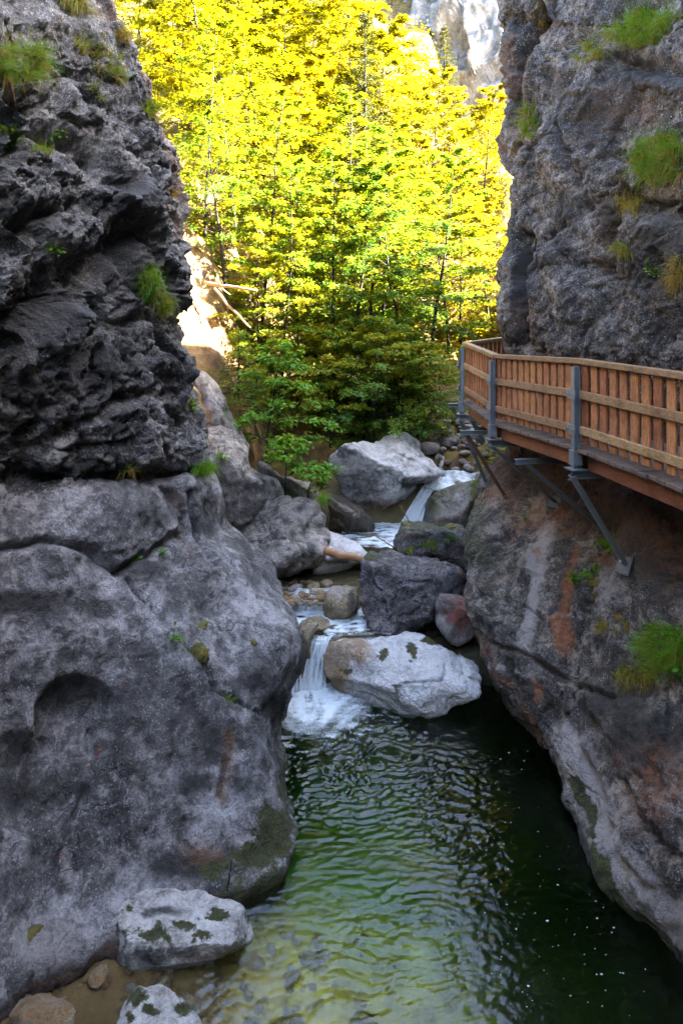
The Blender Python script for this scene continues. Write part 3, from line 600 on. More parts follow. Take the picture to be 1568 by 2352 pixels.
X, Y = np.meshgrid(xs, ys); x, y = X.ravel(), Y.ravel()
fo = foam_pool(x, y); z = wave_pool(x, y) + .03 * fo * (.5 + fbm(np.stack([x * 9, y * 9, 0 * x], 1), 3, 640))
kind(mk('pool_water', np.stack([x, y, z], 1), grid_faces(len(ys), len(xs)), M['pool'], attrs={'foam': fo}), 'structure')

def stream(name, x0, x1, y0, y1, z0, foam_fn, amp=.015, slope=0.0):
    xs, ys = np.arange(x0, x1, .03), np.arange(y0, y1, .03); X, Y = np.meshgrid(xs, ys); x, y = X.ravel(), Y.ravel()
    p = np.stack([x * 3, y * 6, 0 * x], 1); f = np.clip(foam_fn(x, y), 0, 1)
    z = z0 + slope * (y - y0) + (amp * (1 + 1.5 * f)) * fbm(p, 3, 650) + amp * .4 * fbm(p * 3, 2, 655)
    return kind(mk(name, np.stack([x, y, z], 1), grid_faces(len(ys), len(xs)), M['stream'], attrs={'foam': f}), 'structure')
def fpx(z):
    def g(x, y): return project(np.stack([x, y, z + 0 * x], 1))
    return g
def foam_mid(x, y):
    px, py = fpx(.70)(x, y); n = fbm(np.stack([x * 4, y * 7, 0 * x], 1), 4, 660)
    return smooth(1470 - py, 0, 46) * (1.0 + .9 * n) * smooth(860 - px, 0, 60) + .5 * n + .15
stream('mid_pool_water', -1.4, 1.3, 11.48, 13.0, .70, foam_mid)
def foam_brown(x, y):
    px, py = fpx(1.0)(x, y); n = fbm(np.stack([x * 5, y * 5, 0 * x], 1), 4, 661)
    return smooth(py, 1352, 1370) * (.8 + .9 * n)
stream('brown_pool_water', -1.9, 1.2, 12.95, 14.4, 1.0, foam_brown, .008)
def foam_blue(x, y):
    px, py = fpx(1.42)(x, y); n = fbm(np.stack([x * 2.5, y * 8, 0 * x], 1), 4, 662)
    return .6 + .8 * n + .5 * smooth(px, 850, 930)
stream('blue_pool_water', .0, 2.8, 14.15, 16.5, 1.42, foam_blue, .02)
def foam_up(x, y):
    n = fbm(np.stack([x * 2.2, y * 2.2, 0 * x], 1), 4, 663); return .75 + .8 * n
stream('upper_stream_water', 1.9, 4.4, 16.15, 19.8, 2.16, foam_up, .04, .13)

def fall(name, path, widths, seed, foam=.65, bulge=.05):
    """falling sheet of water along path (world points), streaked along the flow"""
    n, m = 60, 26; pts = np.array(path); tt = np.linspace(0, 1, n); kk = np.linspace(0, 1, len(pts))
    c = np.stack([np.interp(tt, kk, pts[:, i]) for i in range(3)], 1)
    for _ in range(6): c[1:-1] = (c[:-2] + 2 * c[1:-1] + c[2:]) / 4
    w = np.interp(tt, kk, widths); s = np.linspace(-1, 1, m)
    d = np.gradient(c, axis=0); side = np.stack([np.ones(n), -d[:, 0] * 0, 0 * tt], 1)
    g = c[:, None] + side[:, None] * (w[:, None] * s[None])[:, :, None] * .5
    S = np.broadcast_to(s[None] * w[:, None], (n, m)).ravel(); T = np.repeat(tt * np.linalg.norm(np.diff(c, axis=0), axis=1).sum(), m)
    st = fbm(np.stack([S * 11, T * 1.8, 0 * T], 1), 4, seed); st2 = fbm(np.stack([S * 34, T * 3.4, 0 * T + 4], 1), 3, seed + 9)
    v = g.reshape(-1, 3); v[:, 1] -= (bulge * (1 - s[None] ** 2) * np.ones((n, 1))).ravel() + .03 * st
    v[:, 2] += .02 * st2
    f = np.clip(foam + .55 * st + .35 * st2 + .25 * np.repeat(tt, m) ** 3, 0, 1)
    return kind(mk(name, v, grid_faces(n, m, True), M['stream'], attrs={'foam': f}), 'structure')
fall('waterfall', [P(742, 1458, 11.75), P(735, 1474, 11.5), P(727, 1505, 11.42), P(722, 1545, 11.36), P(716, 1600, 11.25)], [.36, .30, .30, .36, .50], 700, .85)
fall('waterfall', [P(688, 1470, 11.55), P(684, 1505, 11.42), P(682, 1545, 11.36), P(680, 1595, 11.2)], [.12, .12, .14, .2], 710, .62)
fall('waterfall', [P(994, 1100, 16.5), P(986, 1116, 16.3), P(971, 1140, 16.15), P(956, 1170, 16.05), P(942, 1207, 15.9)], [.34, .30, .33, .40, .52], 720, .95)
fall('cascade', [P(712, 1348, 13.1), P(703, 1364, 12.95), P(698, 1386, 12.85), P(692, 1408, 12.75)], [.85, .85, .85, .9], 730, .85, .08)
fall('cascade', [P(1068, 1040, 18.6), P(1060, 1052, 18.2), P(1050, 1072, 17.8), P(1030, 1090, 17.3)], [.5, .55, .6, .7], 740, .9, .08)

# ------------------------------------------------------------------ boulders
def ico(sub):
    import bmesh
    bm = bmesh.new(); bmesh.ops.create_icosphere(bm, subdivisions=sub, radius=1.0)
    v = np.array([x.co[:] for x in bm.verts]); f = np.array([[q.index for q in p.verts] for p in bm.faces]); bm.free(); return v, f
ICO = {k: ico(k) for k in (3, 4, 5, 6)}
SURF = []
def boulder(label, x0, y0, x1, y1, Y, mat, depth=None, seed=0, sub=5, planes=11, rough=1.0, moss=0.0, brown=0.0, pale=0.0, dark=0.0, tilt=0.0, extra_planes=(), stains=(), flat=1.0, sink=0.0, outline=None, name='boulder', cat='boulder', group='boulders in the gorge'):
    if outline is not None: oa = np.array(outline, float); x0, y0 = oa.min(0); x1, y1 = oa.max(0)
    w = (x1 - x0) * Y / F; H = (y1 - y0) * Y / F; depth = depth or w * .85
    cz = CAMZ - ((y0 + y1) / 2 - HY) * Y / F; tv = (CAMZ - cz) / Y
    h = math.sqrt(max((.45 * H) ** 2, H * H - (depth * tv) ** 2))
    r_ = np.random.default_rng(seed); d, f = ICO[sub]
    N = r_.normal(size=(planes, 3)); N /= np.linalg.norm(N, axis=1)[:, None]; hh = r_.uniform(.62, 1.0, planes)
    if len(extra_planes):
        E = np.array([q[:3] for q in extra_planes], float); eh = np.array([q[3] for q in extra_planes]); E /= np.linalg.norm(E, axis=1)[:, None]
        N = np.concatenate([N, E]); hh = np.concatenate([hh, eh])
    dots = np.maximum(d @ N.T, 1e-3); k = 24.0
    rad = ((np.maximum(dots / hh, 1e-3) ** k).sum(1) + (1 / 1.12) ** k) ** (-1 / k)
    v = d * rad[:, None]; lo, hi = v.min(0), v.max(0); v = (v - (lo + hi) / 2) / (hi - lo)
    v = v * np.array([w, depth, h + sink]); v[:, 2] -= sink / 2
    if tilt: c, s = math.cos(tilt), math.sin(tilt); v = np.stack([c * v[:, 0] - s * v[:, 2], v[:, 1], s * v[:, 0] + c * v[:, 2]], 1)
    ctr = np.array([(((x0 + x1) / 2) - CX) * Y / F, Y, cz]); p = v + ctr
    if outline is not None:                                        # fit the rock's silhouette to its outline, keeping its depth
        px, py = project(p); cx, cy = oa.mean(0); ph = np.arctan2(py - cy, px - cx); rd = np.hypot(px - cx, py - cy); nb = 96
        def to_bins(a_, r0): return ((a_ + np.pi) / (2 * np.pi) * nb).astype(int) % nb
        big = np.zeros(nb); np.maximum.at(big, to_bins(ph, 0), rd); big = np.maximum(big, (np.roll(big, 1) + np.roll(big, -1)) / 2)
        ang = (np.arange(nb) + .5) / nb * 2 * np.pi - np.pi; want = np.zeros(nb); seg = np.roll(oa, -1, 0) - oa
        for b_, a_ in enumerate(ang):
            dx_, dy_ = math.cos(a_), math.sin(a_)
            for (qx, qy), (sx, sy) in zip(oa, seg):
                den = dx_ * sy - dy_ * sx
                if abs(den) < 1e-9: continue
                t_ = ((qx - cx) * sy - (qy - cy) * sx) / den; u_ = ((qx - cx) * dy_ - (qy - cy) * dx_) / den
                if t_ > 0 and -.001 <= u_ <= 1.001: want[b_] = max(want[b_], t_)
        want = np.where(want <= 0, big, want)
        rat = want / np.maximum(big, 1e-6); rat = (np.roll(rat, 1) + 2 * rat + np.roll(rat, -1)) / 4
        k_ = np.interp(ph, np.concatenate([[ang[-1] - 2 * np.pi], ang, [ang[0] + 2 * np.pi]]), np.concatenate([[rat[-1]], rat, [rat[0]]]))
        k_ = 1 + (k_ - 1) * smooth(rd / np.maximum(np.interp(ph, ang, big), 1), .0, .6)
        qx, qy = cx + (px - cx) * k_, cy + (py - cy) * k_
        p = np.stack([(qx - CX) * p[:, 1] / F, p[:, 1], CAMZ - (qy - HY) * p[:, 1] / F], 1)
    nrm = d / np.array([w, depth, h]); nrm /= np.linalg.norm(nrm, axis=1)[:, None]; sc = max(w, .3)
    q = p / sc ** .5; dd = .055 * fbm(q * 2.2, 4, seed) + .03 * (ridged(q * 5, 4, seed + 4) - .45) + .012 * fbm(q * 16, 3, seed + 8)
    _, gap, val = cells(q * 2.4, seed); dd += .045 * (val - .5) - .02 * np.exp(-gap * 10)
    p = p + nrm * (dd * rough * sc ** .6)[:, None]
    px, py = project(p); nz = .35 * fbm(p * 3.5, 4, seed + 12) + .2 * fbm(p * 14, 3, seed + 14); nz2 = .5 * fbm(p * 6, 4, seed + 19); st = np.zeros((len(p), 4))
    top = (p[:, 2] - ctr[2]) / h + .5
    st[:, 0] = np.clip(smooth(nrm[:, 2] + .5 * nz, .35, .9) * moss, 0, 1)
    st[:, 1] = np.clip(smooth(.35 - top + .5 * nz, 0, .3) * brown, 0, 1)
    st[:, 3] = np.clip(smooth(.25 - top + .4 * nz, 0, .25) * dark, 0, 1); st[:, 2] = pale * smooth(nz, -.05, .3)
    for ch, args, amt in stains: st[:, ch] = np.maximum(st[:, ch], np.clip(blob(px + 45 * nz * args[2] / 30, py + 45 * nz2 * args[3] / 30, *args) * amt + .6 * nz, 0, 1) * (blob(px, py, args[0], args[1], args[2] * 1.4, args[3] * 1.4) > 0))
    o = mk(name, p, f, M[mat], origin=ctr - np.array([0, 0, h / 2]), attrs={'stain': np.clip(st, 0, 1)})
    SURF.append(o); return tag(o, label, cat, group)

boulder('big white cracked boulder in the pool, yellow brown at its waterfall end', 0, 0, 0, 0, 11.2, 'boulder_white', 1.6, 21, 6, 9, .8, 0, .3, 0, .25, stains=[(0, (945, 1497, 16, 22), .95), (0, (878, 1503, 15, 15), .9), (0, (985, 1470, 34, 14), .95), (1, (1060, 1622, 60, 10), .6), (1, (765, 1535, 46, 70), 2.2), (1, (785, 1485, 56, 24), 2.0), (0, (795, 1545, 30, 9), .8), (3, (770, 1560, 30, 30), .7), (1, (820, 1500, 44, 30), 1.0)], extra_planes=[(-.1, -.5, .85, .62), (.9, -.2, .35, .75), (-.2, -1, .2, .7)], outline=[(737, 1501), (757, 1471), (812, 1463), (872, 1466), (951, 1456), (1001, 1466), (1046, 1491), (1091, 1521), (1108, 1560), (1110, 1600), (1061, 1630), (1001, 1648), (936, 1655), (862, 1645), (822, 1615), (782, 1590), (752, 1555)])
boulder('low beige stone between the cliff and the small waterfall', 0, 0, 0, 0, 11.6, 'boulder_tan', .6, 23, 5, 9, 1.0, 0, .9, .2, .9, outline=[(672, 1466), (692, 1436), (712, 1421), (735, 1432), (722, 1451), (717, 1486), (712, 1545), (682, 1560), (672, 1510)])
boulder('flat wet beige stone in the white water above the small fall', 690, 1420, 757, 1446, 12.1, 'boulder_tan', .5, 24, 4, 9, 1.0, 0, .6, .2)
boulder('round yellowish boulder in the rapids', 0, 0, 0, 0, 12.55, 'boulder_tan', .65, 25, 5, 9, .9, .15, .9, .35, .4, stains=[(2, (780, 1360, 34, 22), .7), (3, (808, 1385, 16, 30), .8)], outline=[(741, 1396), (747, 1361), (762, 1344), (792, 1341), (819, 1351), (823, 1396), (797, 1420), (762, 1425), (744, 1413)])
boulder('huge violet grey boulder blocking the middle of the stream', 0, 0, 0, 0, 12.5, 'boulder_violet', 1.7, 26, 6, 10, 1.3, .1, .4, 0, .6, stains=[(0, (850, 1280, 30, 10), .9), (1, (1062, 1315, 12, 20), 1.0), (1, (830, 1400, 16, 30), .6), (3, (1040, 1350, 50, 24), .9), (2, (860, 1430, 30, 16), .6), (3, (960, 1440, 60, 14), .7)], extra_planes=[(-.5, -.7, .5, .72), (.2, -.6, .8, .68)], outline=[(817, 1391), (822, 1346), (837, 1282), (862, 1262), (911, 1267), (941, 1280), (1011, 1294), (1061, 1304), (1076, 1351), (1061, 1391), (1010, 1405), (998, 1440), (911, 1462), (862, 1464), (837, 1426)])
boulder('flat topped mossy boulder in front of the upper waterfall', 0, 0, 0, 0, 13.8, 'boulder_violet', 1.2, 27, 5, 9, 1.4, .6, .2, .3, .4, stains=[(0, (940, 1207, 40, 10), .9), (0, (1030, 1210, 26, 10), .9), (3, (960, 1235, 60, 12), .6), (1, (935, 1225, 20, 10), .7)], extra_planes=[(0, 0, 1, .55), (0, -1, .2, .7)], outline=[(908, 1240), (914, 1220), (921, 1202), (961, 1199), (1011, 1204), (1070, 1207), (1080, 1310), (986, 1300), (930, 1290), (903, 1260)])
boulder('rust red stained block leaning on the right cliff', 0, 0, 0, 0, 11.75, 'boulder_rust', .8, 28, 5, 7, .8, 0, 0, .3, .2, stains=[(1, (1058, 1410, 30, 50), 1.0), (1, (1045, 1378, 30, 12), .7), (2, (1012, 1420, 16, 36), .9)], extra_planes=[(-.8, -.5, .2, .6), (.4, -.8, .1, .6)], outline=[(994, 1391), (1006, 1361), (1036, 1364), (1078, 1376), (1102, 1441), (1085, 1473), (1051, 1488), (1001, 1441)])
boulder('large grey rounded boulder below the sapling', 0, 0, 0, 0, 14.0, 'boulder_light', 1.9, 29, 6, 9, 1.3, .1, .3, .3, .5, stains=[(3, (560, 1280, 50, 40), .7), (3, (690, 1165, 20, 14), .6), (3, (720, 1270, 14, 30), .6), (2, (700, 1170, 50, 30), .6)], extra_planes=[(.5, -.4, .7, .7), (-.4, -.8, .3, .72)], outline=[(515, 1242), (593, 1182), (642, 1142), (692, 1135), (722, 1142), (752, 1187), (760, 1242), (757, 1282), (712, 1310), (662, 1326), (612, 1328), (553, 1306), (525, 1271)])
boulder('tall brownish rock joining the left cliff above the grey boulder', 0, 0, 0, 0, 14.7, 'boulder_light', 1.9, 30, 6, 8, 1.2, .1, .2, .2, 0, stains=[(1, (520, 1010, 60, 40), .4), (2, (530, 1120, 50, 50), .5), (3, (600, 1090, 20, 40), .6)], outline=[(455, 985), (503, 968), (543, 988), (568, 1033), (566, 1058), (583, 1080), (642, 1100), (652, 1135), (640, 1180), (600, 1260), (500, 1275), (470, 1200), (460, 1100), (450, 1040)])
boulder('narrow pale ridge of rock behind the sapling', 0, 0, 0, 0, 15.1, 'boulder_light', 1.0, 31, 5, 9, 1.1, .2, 0, .5, 0, outline=[(588, 1035), (612, 1068), (637, 1090), (712, 1108), (742, 1135), (740, 1170), (642, 1165), (600, 1110)])
boulder('warm brown rock shoulder at the foot of the sunlit bank', 0, 0, 0, 0, 15.6, 'boulder_light', 1.6, 32, 5, 8, 1.1, .1, .3, .5, 0, stains=[(1, (520, 1000, 50, 40), .5), (2, (470, 920, 40, 50), .9)], outline=[(440, 860), (470, 850), (505, 890), (535, 955), (568, 1012), (570, 1055), (533, 1075), (463, 1050), (440, 960)])
boulder('white flat slab beside the fallen log', 0, 0, 0, 0, 14.1, 'boulder_white', 1.1, 33, 5, 8, .8, .0, .2, 0, .2, extra_planes=[(.3, -.5, .8, .5)], stains=[(3, (780, 1290, 40, 6), .6)], outline=[(750, 1218), (802, 1235), (842, 1265), (850, 1280), (812, 1300), (757, 1318), (715, 1322), (735, 1270)])
boulder('large pale slanting boulder under the trees left of the upper waterfall', 0, 0, 0, 0, 16.6, 'boulder_pale', 2.6, 34, 6, 7, .9, .05, .3, 0, .3, stains=[(1, (880, 1165, 70, 26), 1.0), (3, (790, 1035, 50, 20), .8), (3, (945, 1112, 40, 14), .9), (3, (820, 1120, 70, 36), .55), (3, (870, 1100, 70, 26), .4)], extra_planes=[(.35, -.35, .85, .5), (-.2, -.9, -.2, .5), (.2, -.6, -.7, .55)], outline=[(757, 1053), (792, 1023), (862, 1010), (931, 992), (971, 1026), (1011, 1082), (1016, 1097), (966, 1112), (951, 1142), (911, 1178), (882, 1200), (842, 1180), (797, 1150), (772, 1107)])  # dark and brown blobs paint the shaded front face below the bright top
boulder('white stone behind the upper waterfall', 0, 0, 0, 0, 17.9, 'boulder_white', .7, 35, 4, 9, 1.0, .0, .2, outline=[(994, 1052), (1005, 1040), (1018, 1048), (1022, 1072), (1012, 1092), (998, 1085)])
boulder('brown mossy boulder right of the upper waterfall', 0, 0, 0, 0, 15.7, 'boulder_brown', 1.5, 36, 5, 10, 1.0, .4, .6, 0, .5, stains=[(0, (1000, 1150, 26, 40), .9), (3, (985, 1170, 16, 40), .6), (2, (1060, 1140, 26, 40), .4)], outline=[(970, 1180), (979, 1142), (1006, 1122), (1056, 1104), (1096, 1100), (1100, 1142), (1090, 1225), (1031, 1225), (972, 1215)])
boulder('dark grey boulder below the end of the walkway', 0, 0, 0, 0, 19.6, 'boulder_violet', 1.3, 37, 5, 10, 1.2, .35, .2, .1, .3, outline=[(988, 1010), (1010, 975), (1030, 965), (1052, 985), (1068, 1010), (1058, 1030), (1000, 1034)])
boulder('pale cracked rock under the walkway bracket', 0, 0, 0, 0, 18.9, 'boulder_grey', 1.0, 38, 5, 10, 1.3, .1, .2, .7, .1, outline=[(1018, 1035), (1048, 1000), (1085, 985), (1115, 1000), (1115, 1050), (1060, 1052)])
boulder('tan rounded stone in the upper stream', 0, 0, 0, 0, 18.3, 'boulder_tan', .7, 39, 4, 9, .9, .1, .5, .4, outline=[(1020, 1055), (1040, 1042), (1056, 1050), (1066, 1075), (1045, 1084), (1022, 1074)])
boulder('wet brown stone in the dark gap behind the pale boulder', 0, 0, 0, 0, 15.4, 'boulder_brown', 1.2, 40, 5, 9, 1.0, .0, .5, .1, .8, outline=[(748, 1130), (790, 1140), (830, 1165), (860, 1200), (870, 1235), (800, 1240), (757, 1220)])
boulder('pale boulder with moss patches at the foot of the left cliff', 0, 0, 0, 0, 6.75, 'boulder_pale', .80, 41, 6, 2, .6, 0, .6, .1, .55, stains=[(0, (500, 2105, 34, 20), .95), (0, (430, 2130, 26, 20), .9), (0, (300, 2080, 12, 18), .8), (0, (345, 2155, 60, 30), .9), (0, (262, 2140, 16, 50), .95), (0, (460, 2150, 30, 14), .85), (3, (375, 2095, 60, 12), .8), (1, (480, 2195, 90, 24), .8), (3, (320, 2200, 60, 30), .7), (0, (570, 2110, 12, 20), .7), (1, (280, 2090, 26, 30), .5)], extra_planes=[(.12, -.25, 1, .36), (.15, -1, -.12, .46), (-.9, -.45, .2, .7), (1, -.25, .1, .8), (.1, -.75, .75, .50)], outline=[(250, 2136), (275, 2071), (330, 2031), (470, 2036), (530, 2061), (565, 2086), (587, 2146), (582, 2178), (500, 2215), (425, 2232), (320, 2250), (260, 2225)])
boulder('white mossy topped boulder at the bottom edge of the picture', 0, 0, 0, 0, 5.85, 'boulder_pale', .6, 42, 6, 8, .8, .2, .3, .2, .2, stains=[(0, (320, 2290, 30, 24), .95), (0, (345, 2320, 30, 16), .9), (0, (425, 2318, 26, 20), .8), (0, (300, 2330, 14, 20), .8), (1, (380, 2278, 40, 10), .5)], extra_planes=[(0, -.2, 1, .6)], outline=[(258, 2365), (285, 2306), (315, 2268), (370, 2272), (420, 2288), (450, 2331), (480, 2380), (460, 2440), (300, 2450)])
boulder('smooth orange brown boulder in the shallow water', 0, 0, 0, 0, 5.8, 'boulder_tan', .6, 43, 5, 9, .6, .0, .9, .0, .2, stains=[(1, (100, 2320, 80, 50), .75), (2, (110, 2300, 40, 12), .6)], outline=[(18, 2335), (45, 2296), (100, 2281), (150, 2290), (174, 2320), (165, 2390), (60, 2400)])
boulder('orange pebble beside the pale mossy boulder', 345, 2238, 372, 2262, 6.3, 'boulder_tan', .12, 44, 3, 8, .6, 0, 1, name='stone', cat='stone', stains=[(1, (360, 2250, 14, 12), .8)])
boulder('small round orange pebble by the waterline', 375, 2236, 400, 2256, 6.35, 'boulder_tan', .12, 45, 3, 8, .6, 0, 1, name='stone', cat='stone', stains=[(1, (388, 2246, 14, 12), .8)])
boulder('brown stone under the shallow water at the cliff foot', 205, 2220, 250, 2260, 6.3, 'boulder_tan', .25, 46, 4, 8, .7, 0, .9, name='stone', cat='stone', stains=[(1, (228, 2240, 24, 22), .7)])

# loose pebbles: the gravel bar by the brown pool and the bed of the shallows
def pebbles(name, n, region, zf, size, mat, seed):
    r_ = np.random.default_rng(seed); d, f = ICO[3]; v_, f_, s_ = [], [], []; d3 = d
    for k in range(n):
        x, y = region(r_); s = r_.uniform(*size) * (1 + 1.2 * (r_.random() < .12)); ax = s * r_.uniform(.6, 1.1, 3) * np.array([1, 1, .6]); an = r_.uniform(0, 6.28)
        b = d3 * (1 + .16 * pnoise(d3 * 1.6 + k * 3.1, 3))[:, None] * ax
        c, sn = math.cos(an), math.sin(an); b = np.stack([c * b[:, 0] - sn * b[:, 1], sn * b[:, 0] + c * b[:, 1], b[:, 2]], 1)
        v_.append(b + np.array([x, y, zf(x, y) + s * .2])); f_.append(f + len(d3) * k); s_.append(np.tile([0, .75 * (r_.random() < .4), .7 * (r_.random() < .35), .4 * (r_.random() < .2)], (len(d3), 1)))
    return kind(mk(name, np.concatenate(v_), np.concatenate(f_), M[mat], attrs={'stain': np.concatenate(s_)}), 'stuff')
tz = lambda x, y: float(terrain(np.array([x]), np.array([y]))[0])
pebbles('gravel', 170, lambda r: ((lambda px, py: tuple(P(px, py, 4.97 * F / (py - HY))[:2]))(r.uniform(590, 760), r.uniform(1330, 1378))), lambda x, y: max(tz(x, y), .93), (.035, .09), 'boulder_tan', 50)
pebbles('streambed_pebbles', 420, lambda r: (r.uniform(-3.2, .3), r.uniform(5.0, 7.2)), tz, (.02, .06), 'boulder_tan', 51)
pebbles('bank_gravel', 150, lambda r: (r.uniform(2.2, 4.2), r.uniform(16.5, 20)), lambda x, y: tz(x, y) + .08, (.06, .16), 'boulder_grey', 52)

bpy.context.view_layer.update()
def on_rock(px, py):
    o = Vector((0, 0, CAMZ)); d = (PV(px, py, 10) - o).normalized(); best = None
    for ob in [cliffL, cliffR] + SURF:
        inv = ob.matrix_world.inverted(); ok, loc, nr, _ = ob.ray_cast(inv @ o, (inv.to_3x3() @ d))
        if ok:
            w = ob.matrix_world @ loc
            if best is None or (w - o).length < best[2]: best = (w, (ob.matrix_world.to_3x3() @ nr).normalized(), (w - o).length)
    if best is None: best = (PV(px, py, 12), Vector((0, -1, .3)), 12)
    return best

# ------------------------------------------------------------------ walkway on steel brackets
M['rail_wood'] = wood_mat('weathered_larch_rail', (.085, .05, .024), (.22, .135, .066), (.38, .25, .13), (9, 1, 9))
M['slat_wood'] = wood_mat('red_brown_larch_slat', (.09, .034, .014), (.26, .105, .042), (.44, .23, .105), (9, 9, 1))
M['deck_wood'] = wood_mat('grey_brown_deck_plank', (.05, .036, .028), (.125, .09, .068), (.22, .17, .135), (1, 8, 8))
M['beam_wood'] = wood_mat('red_brown_beam', (.06, .022, .011), (.15, .058, .026), (.24, .11, .05), (9, 1, 9))
M['steel'] = simple_mat('galvanised_steel', (.17, .205, .235), .48, .55, 9, .3)
M['bolt_steel'] = simple_mat('bolt_steel', (.25, .27, .29), .35, .9, 30)
M['plate_steel'] = simple_mat('dull_plate_steel', (.085, .095, .095), .75, .15, 12, .35)
M['rusty_steel'] = simple_mat('rusty_steel', (.15, .075, .045), .7, .3, 14, .6)

OUT = [V(3.81, 4.95, 4.33), V(3.08, 8.9, 4.42), V(2.57, 11.5, 4.38), V(2.45, 13.7, 4.52), V(3.75, 15.15, 4.60)]
HAND = [1.155, 1.165, 1.155, 1.17, 1.19]
WIDTH = [1.35, 1.35, 1.25, 1.1, 1.1]
walk = thing('walkway', 'wooden walkway with slatted railing on steel brackets along the right cliff', 'walkway', OUT[1])
def hn(d): n_ = np.array([d[1], -d[0], 0]); return n_ / np.linalg.norm(n_)          # towards the cliff
inner = []
for i, p in enumerate(OUT):
    ns = [hn(OUT[k + 1] - OUT[k]) for k in (i - 1, i) if 0 <= k < len(OUT) - 1]; n_ = sum(ns); n_ /= np.linalg.norm(n_)
    n_ = n_ / max(.6, float(np.dot(n_, ns[0]))); inner.append(p + n_ * WIDTH[i])
rr = np.random.default_rng(5)
deck = MB(); up = V(0, 0, 1)
for i in range(4):
    o0, o1, i0, i1 = OUT[i], OUT[i + 1], inner[i], inner[i + 1]; n_ = hn(o1 - o0); Ls = np.linalg.norm(o1 - o0); k = int(Ls / .145)
    for j in range(k):
        ta, tb = (j + .035) / k, (j + .965) / k; j0 = rr.uniform(.02, .05); dz = rr.uniform(-.004, .004)
        A, B = o0 + (o1 - o0) * ta - n_ * j0, o0 + (o1 - o0) * tb - n_ * (j0 + rr.uniform(-.004, .004)); Cc, D = i0 + (i1 - i0) * tb, i0 + (i1 - i0) * ta
        z1, z0 = up * dz, up * (dz - .05)
        deck.quadbox([A + z0, D + z0, Cc + z0, B + z0, A + z1, D + z1, Cc + z1, B + z1])
dk = deck.build('deck', M['deck_wood'], OUT[1], walk); bevel(dk, .005, 1)
for i in range(4):
    n_ = hn(OUT[i + 1] - OUT[i]); d_ = (OUT[i + 1] - OUT[i]) / np.linalg.norm(OUT[i + 1] - OUT[i])
    for off in (.14, .95):
        b = MB(); p0, p1 = OUT[i] + n_ * off - up * .165 + d_ * (.10 if i else 0), OUT[i + 1] + n_ * off - up * .165 - d_ * .10
        b.bar(p0, p1, .12, .225); o = b.build('beam', M['beam_wood'], p0, walk); bevel(o, .008, 1)
# railing: handrail, two rails per bay and every slat
RAIL_H = (.70, .24)
for i in range(4):
    a0, a1 = OUT[i], OUT[i + 1]; d_ = a1 - a0; Ls = np.linalg.norm(d_); d_ = d_ / Ls; n_ = hn(d_); h0, h1 = HAND[i], HAND[i + 1]
    b = MB(); p0 = a0 + up * (h0 - .035) + n_ * .03; p1 = a1 + up * (h1 - .035) + n_ * .03; b.bar(p0 - d_ * .012, p1 + d_ * .012, .125, .072)
    bevel(b.build('handrail', M['rail_wood'], p0, walk), .010, 2)
    for h in RAIL_H:
        b = MB(); p0 = a0 + up * h + d_ * .075; p1 = a1 + up * h - d_ * .075
        b.bar(p0, p1, .045, .108); bevel(b.build('rail', M['rail_wood'], p0, walk), .006, 1)
    k = int((Ls - .1) / (.196 if i < 2 else .165))
    for j in range(k):
        if i == 0 and j < 4: continue
        t = (j + .5 + rr.uniform(-.03, .03)) / k; q = a0 + (a1 - a0) * t + n_ * (.045 + .0005 * (j % 2)); hh = h0 + (h1 - h0) * t - .072
        q = q + up * (.075 + rr.uniform(-.008, .008))
        b = MB(); b.bar(q, q + up * (hh - .075 - .0) + d_ * rr.uniform(-.004, .004), .030, .143 if i < 2 else .118, up=d_); bevel(b.build('slat', M['slat_wood'], q, walk), .005, 1)
def bolt(parent, p, d, s=.011):
    d = np.asarray(d, float); d /= np.linalg.norm(d)
    m = MB(); m.tube([p, p + d * s * 1.1], [s * 1.25] * 2, 6); m.tube([p + d * s * 1.1, p + d * s * 3.2], [s * .62] * 2, 6)
    return m.build('bolt', M['bolt_steel'], p, parent)
def sub(mb, name, mat, wp, parent_part, parent_world):
    """sub-part: placed relative to its part, whose own location is relative to the walkway"""
    o = mb.build(name, mat, wp); o.parent = parent_part; o.location = Vector(wp) - Vector(parent_world); return o
def bolt_on(part, pw, p, d, s=.011):
    d = np.asarray(d, float); d = d / np.linalg.norm(d); m = MB(); m.tube([p, p + d * s * 1.1], [s * 1.3] * 2, 6); m.tube([p + d * s * 1.1, p + d * s * 3.2], [s * .62] * 2, 6)
    return sub(m, 'bolt', M['bolt_steel'], p, part, pw)
FEET, FOOT_N = {}, {}
for i, px, py, Y in ((1, 1437, 1301, 9.36), (2, 1274, 1157, 12.1), (3, 1116, 1108, 14.05)):
    w, nr, _ = on_rock(px, py); ok = abs(w.y - Y) < 1.3; FEET[i] = np.array(w) if ok else P(px, py, Y)
    nr = sum((on_rock(px + a_, py + b_)[1] for a_ in (-14, 0, 14) for b_ in (-14, 0, 14)), Vector((0, 0, 0))).normalized()
    FOOT_N[i] = np.array(nr) if ok else V(-.55, -.55, .62)
    FEET[i] = FEET[i] + FOOT_N[i] * .05
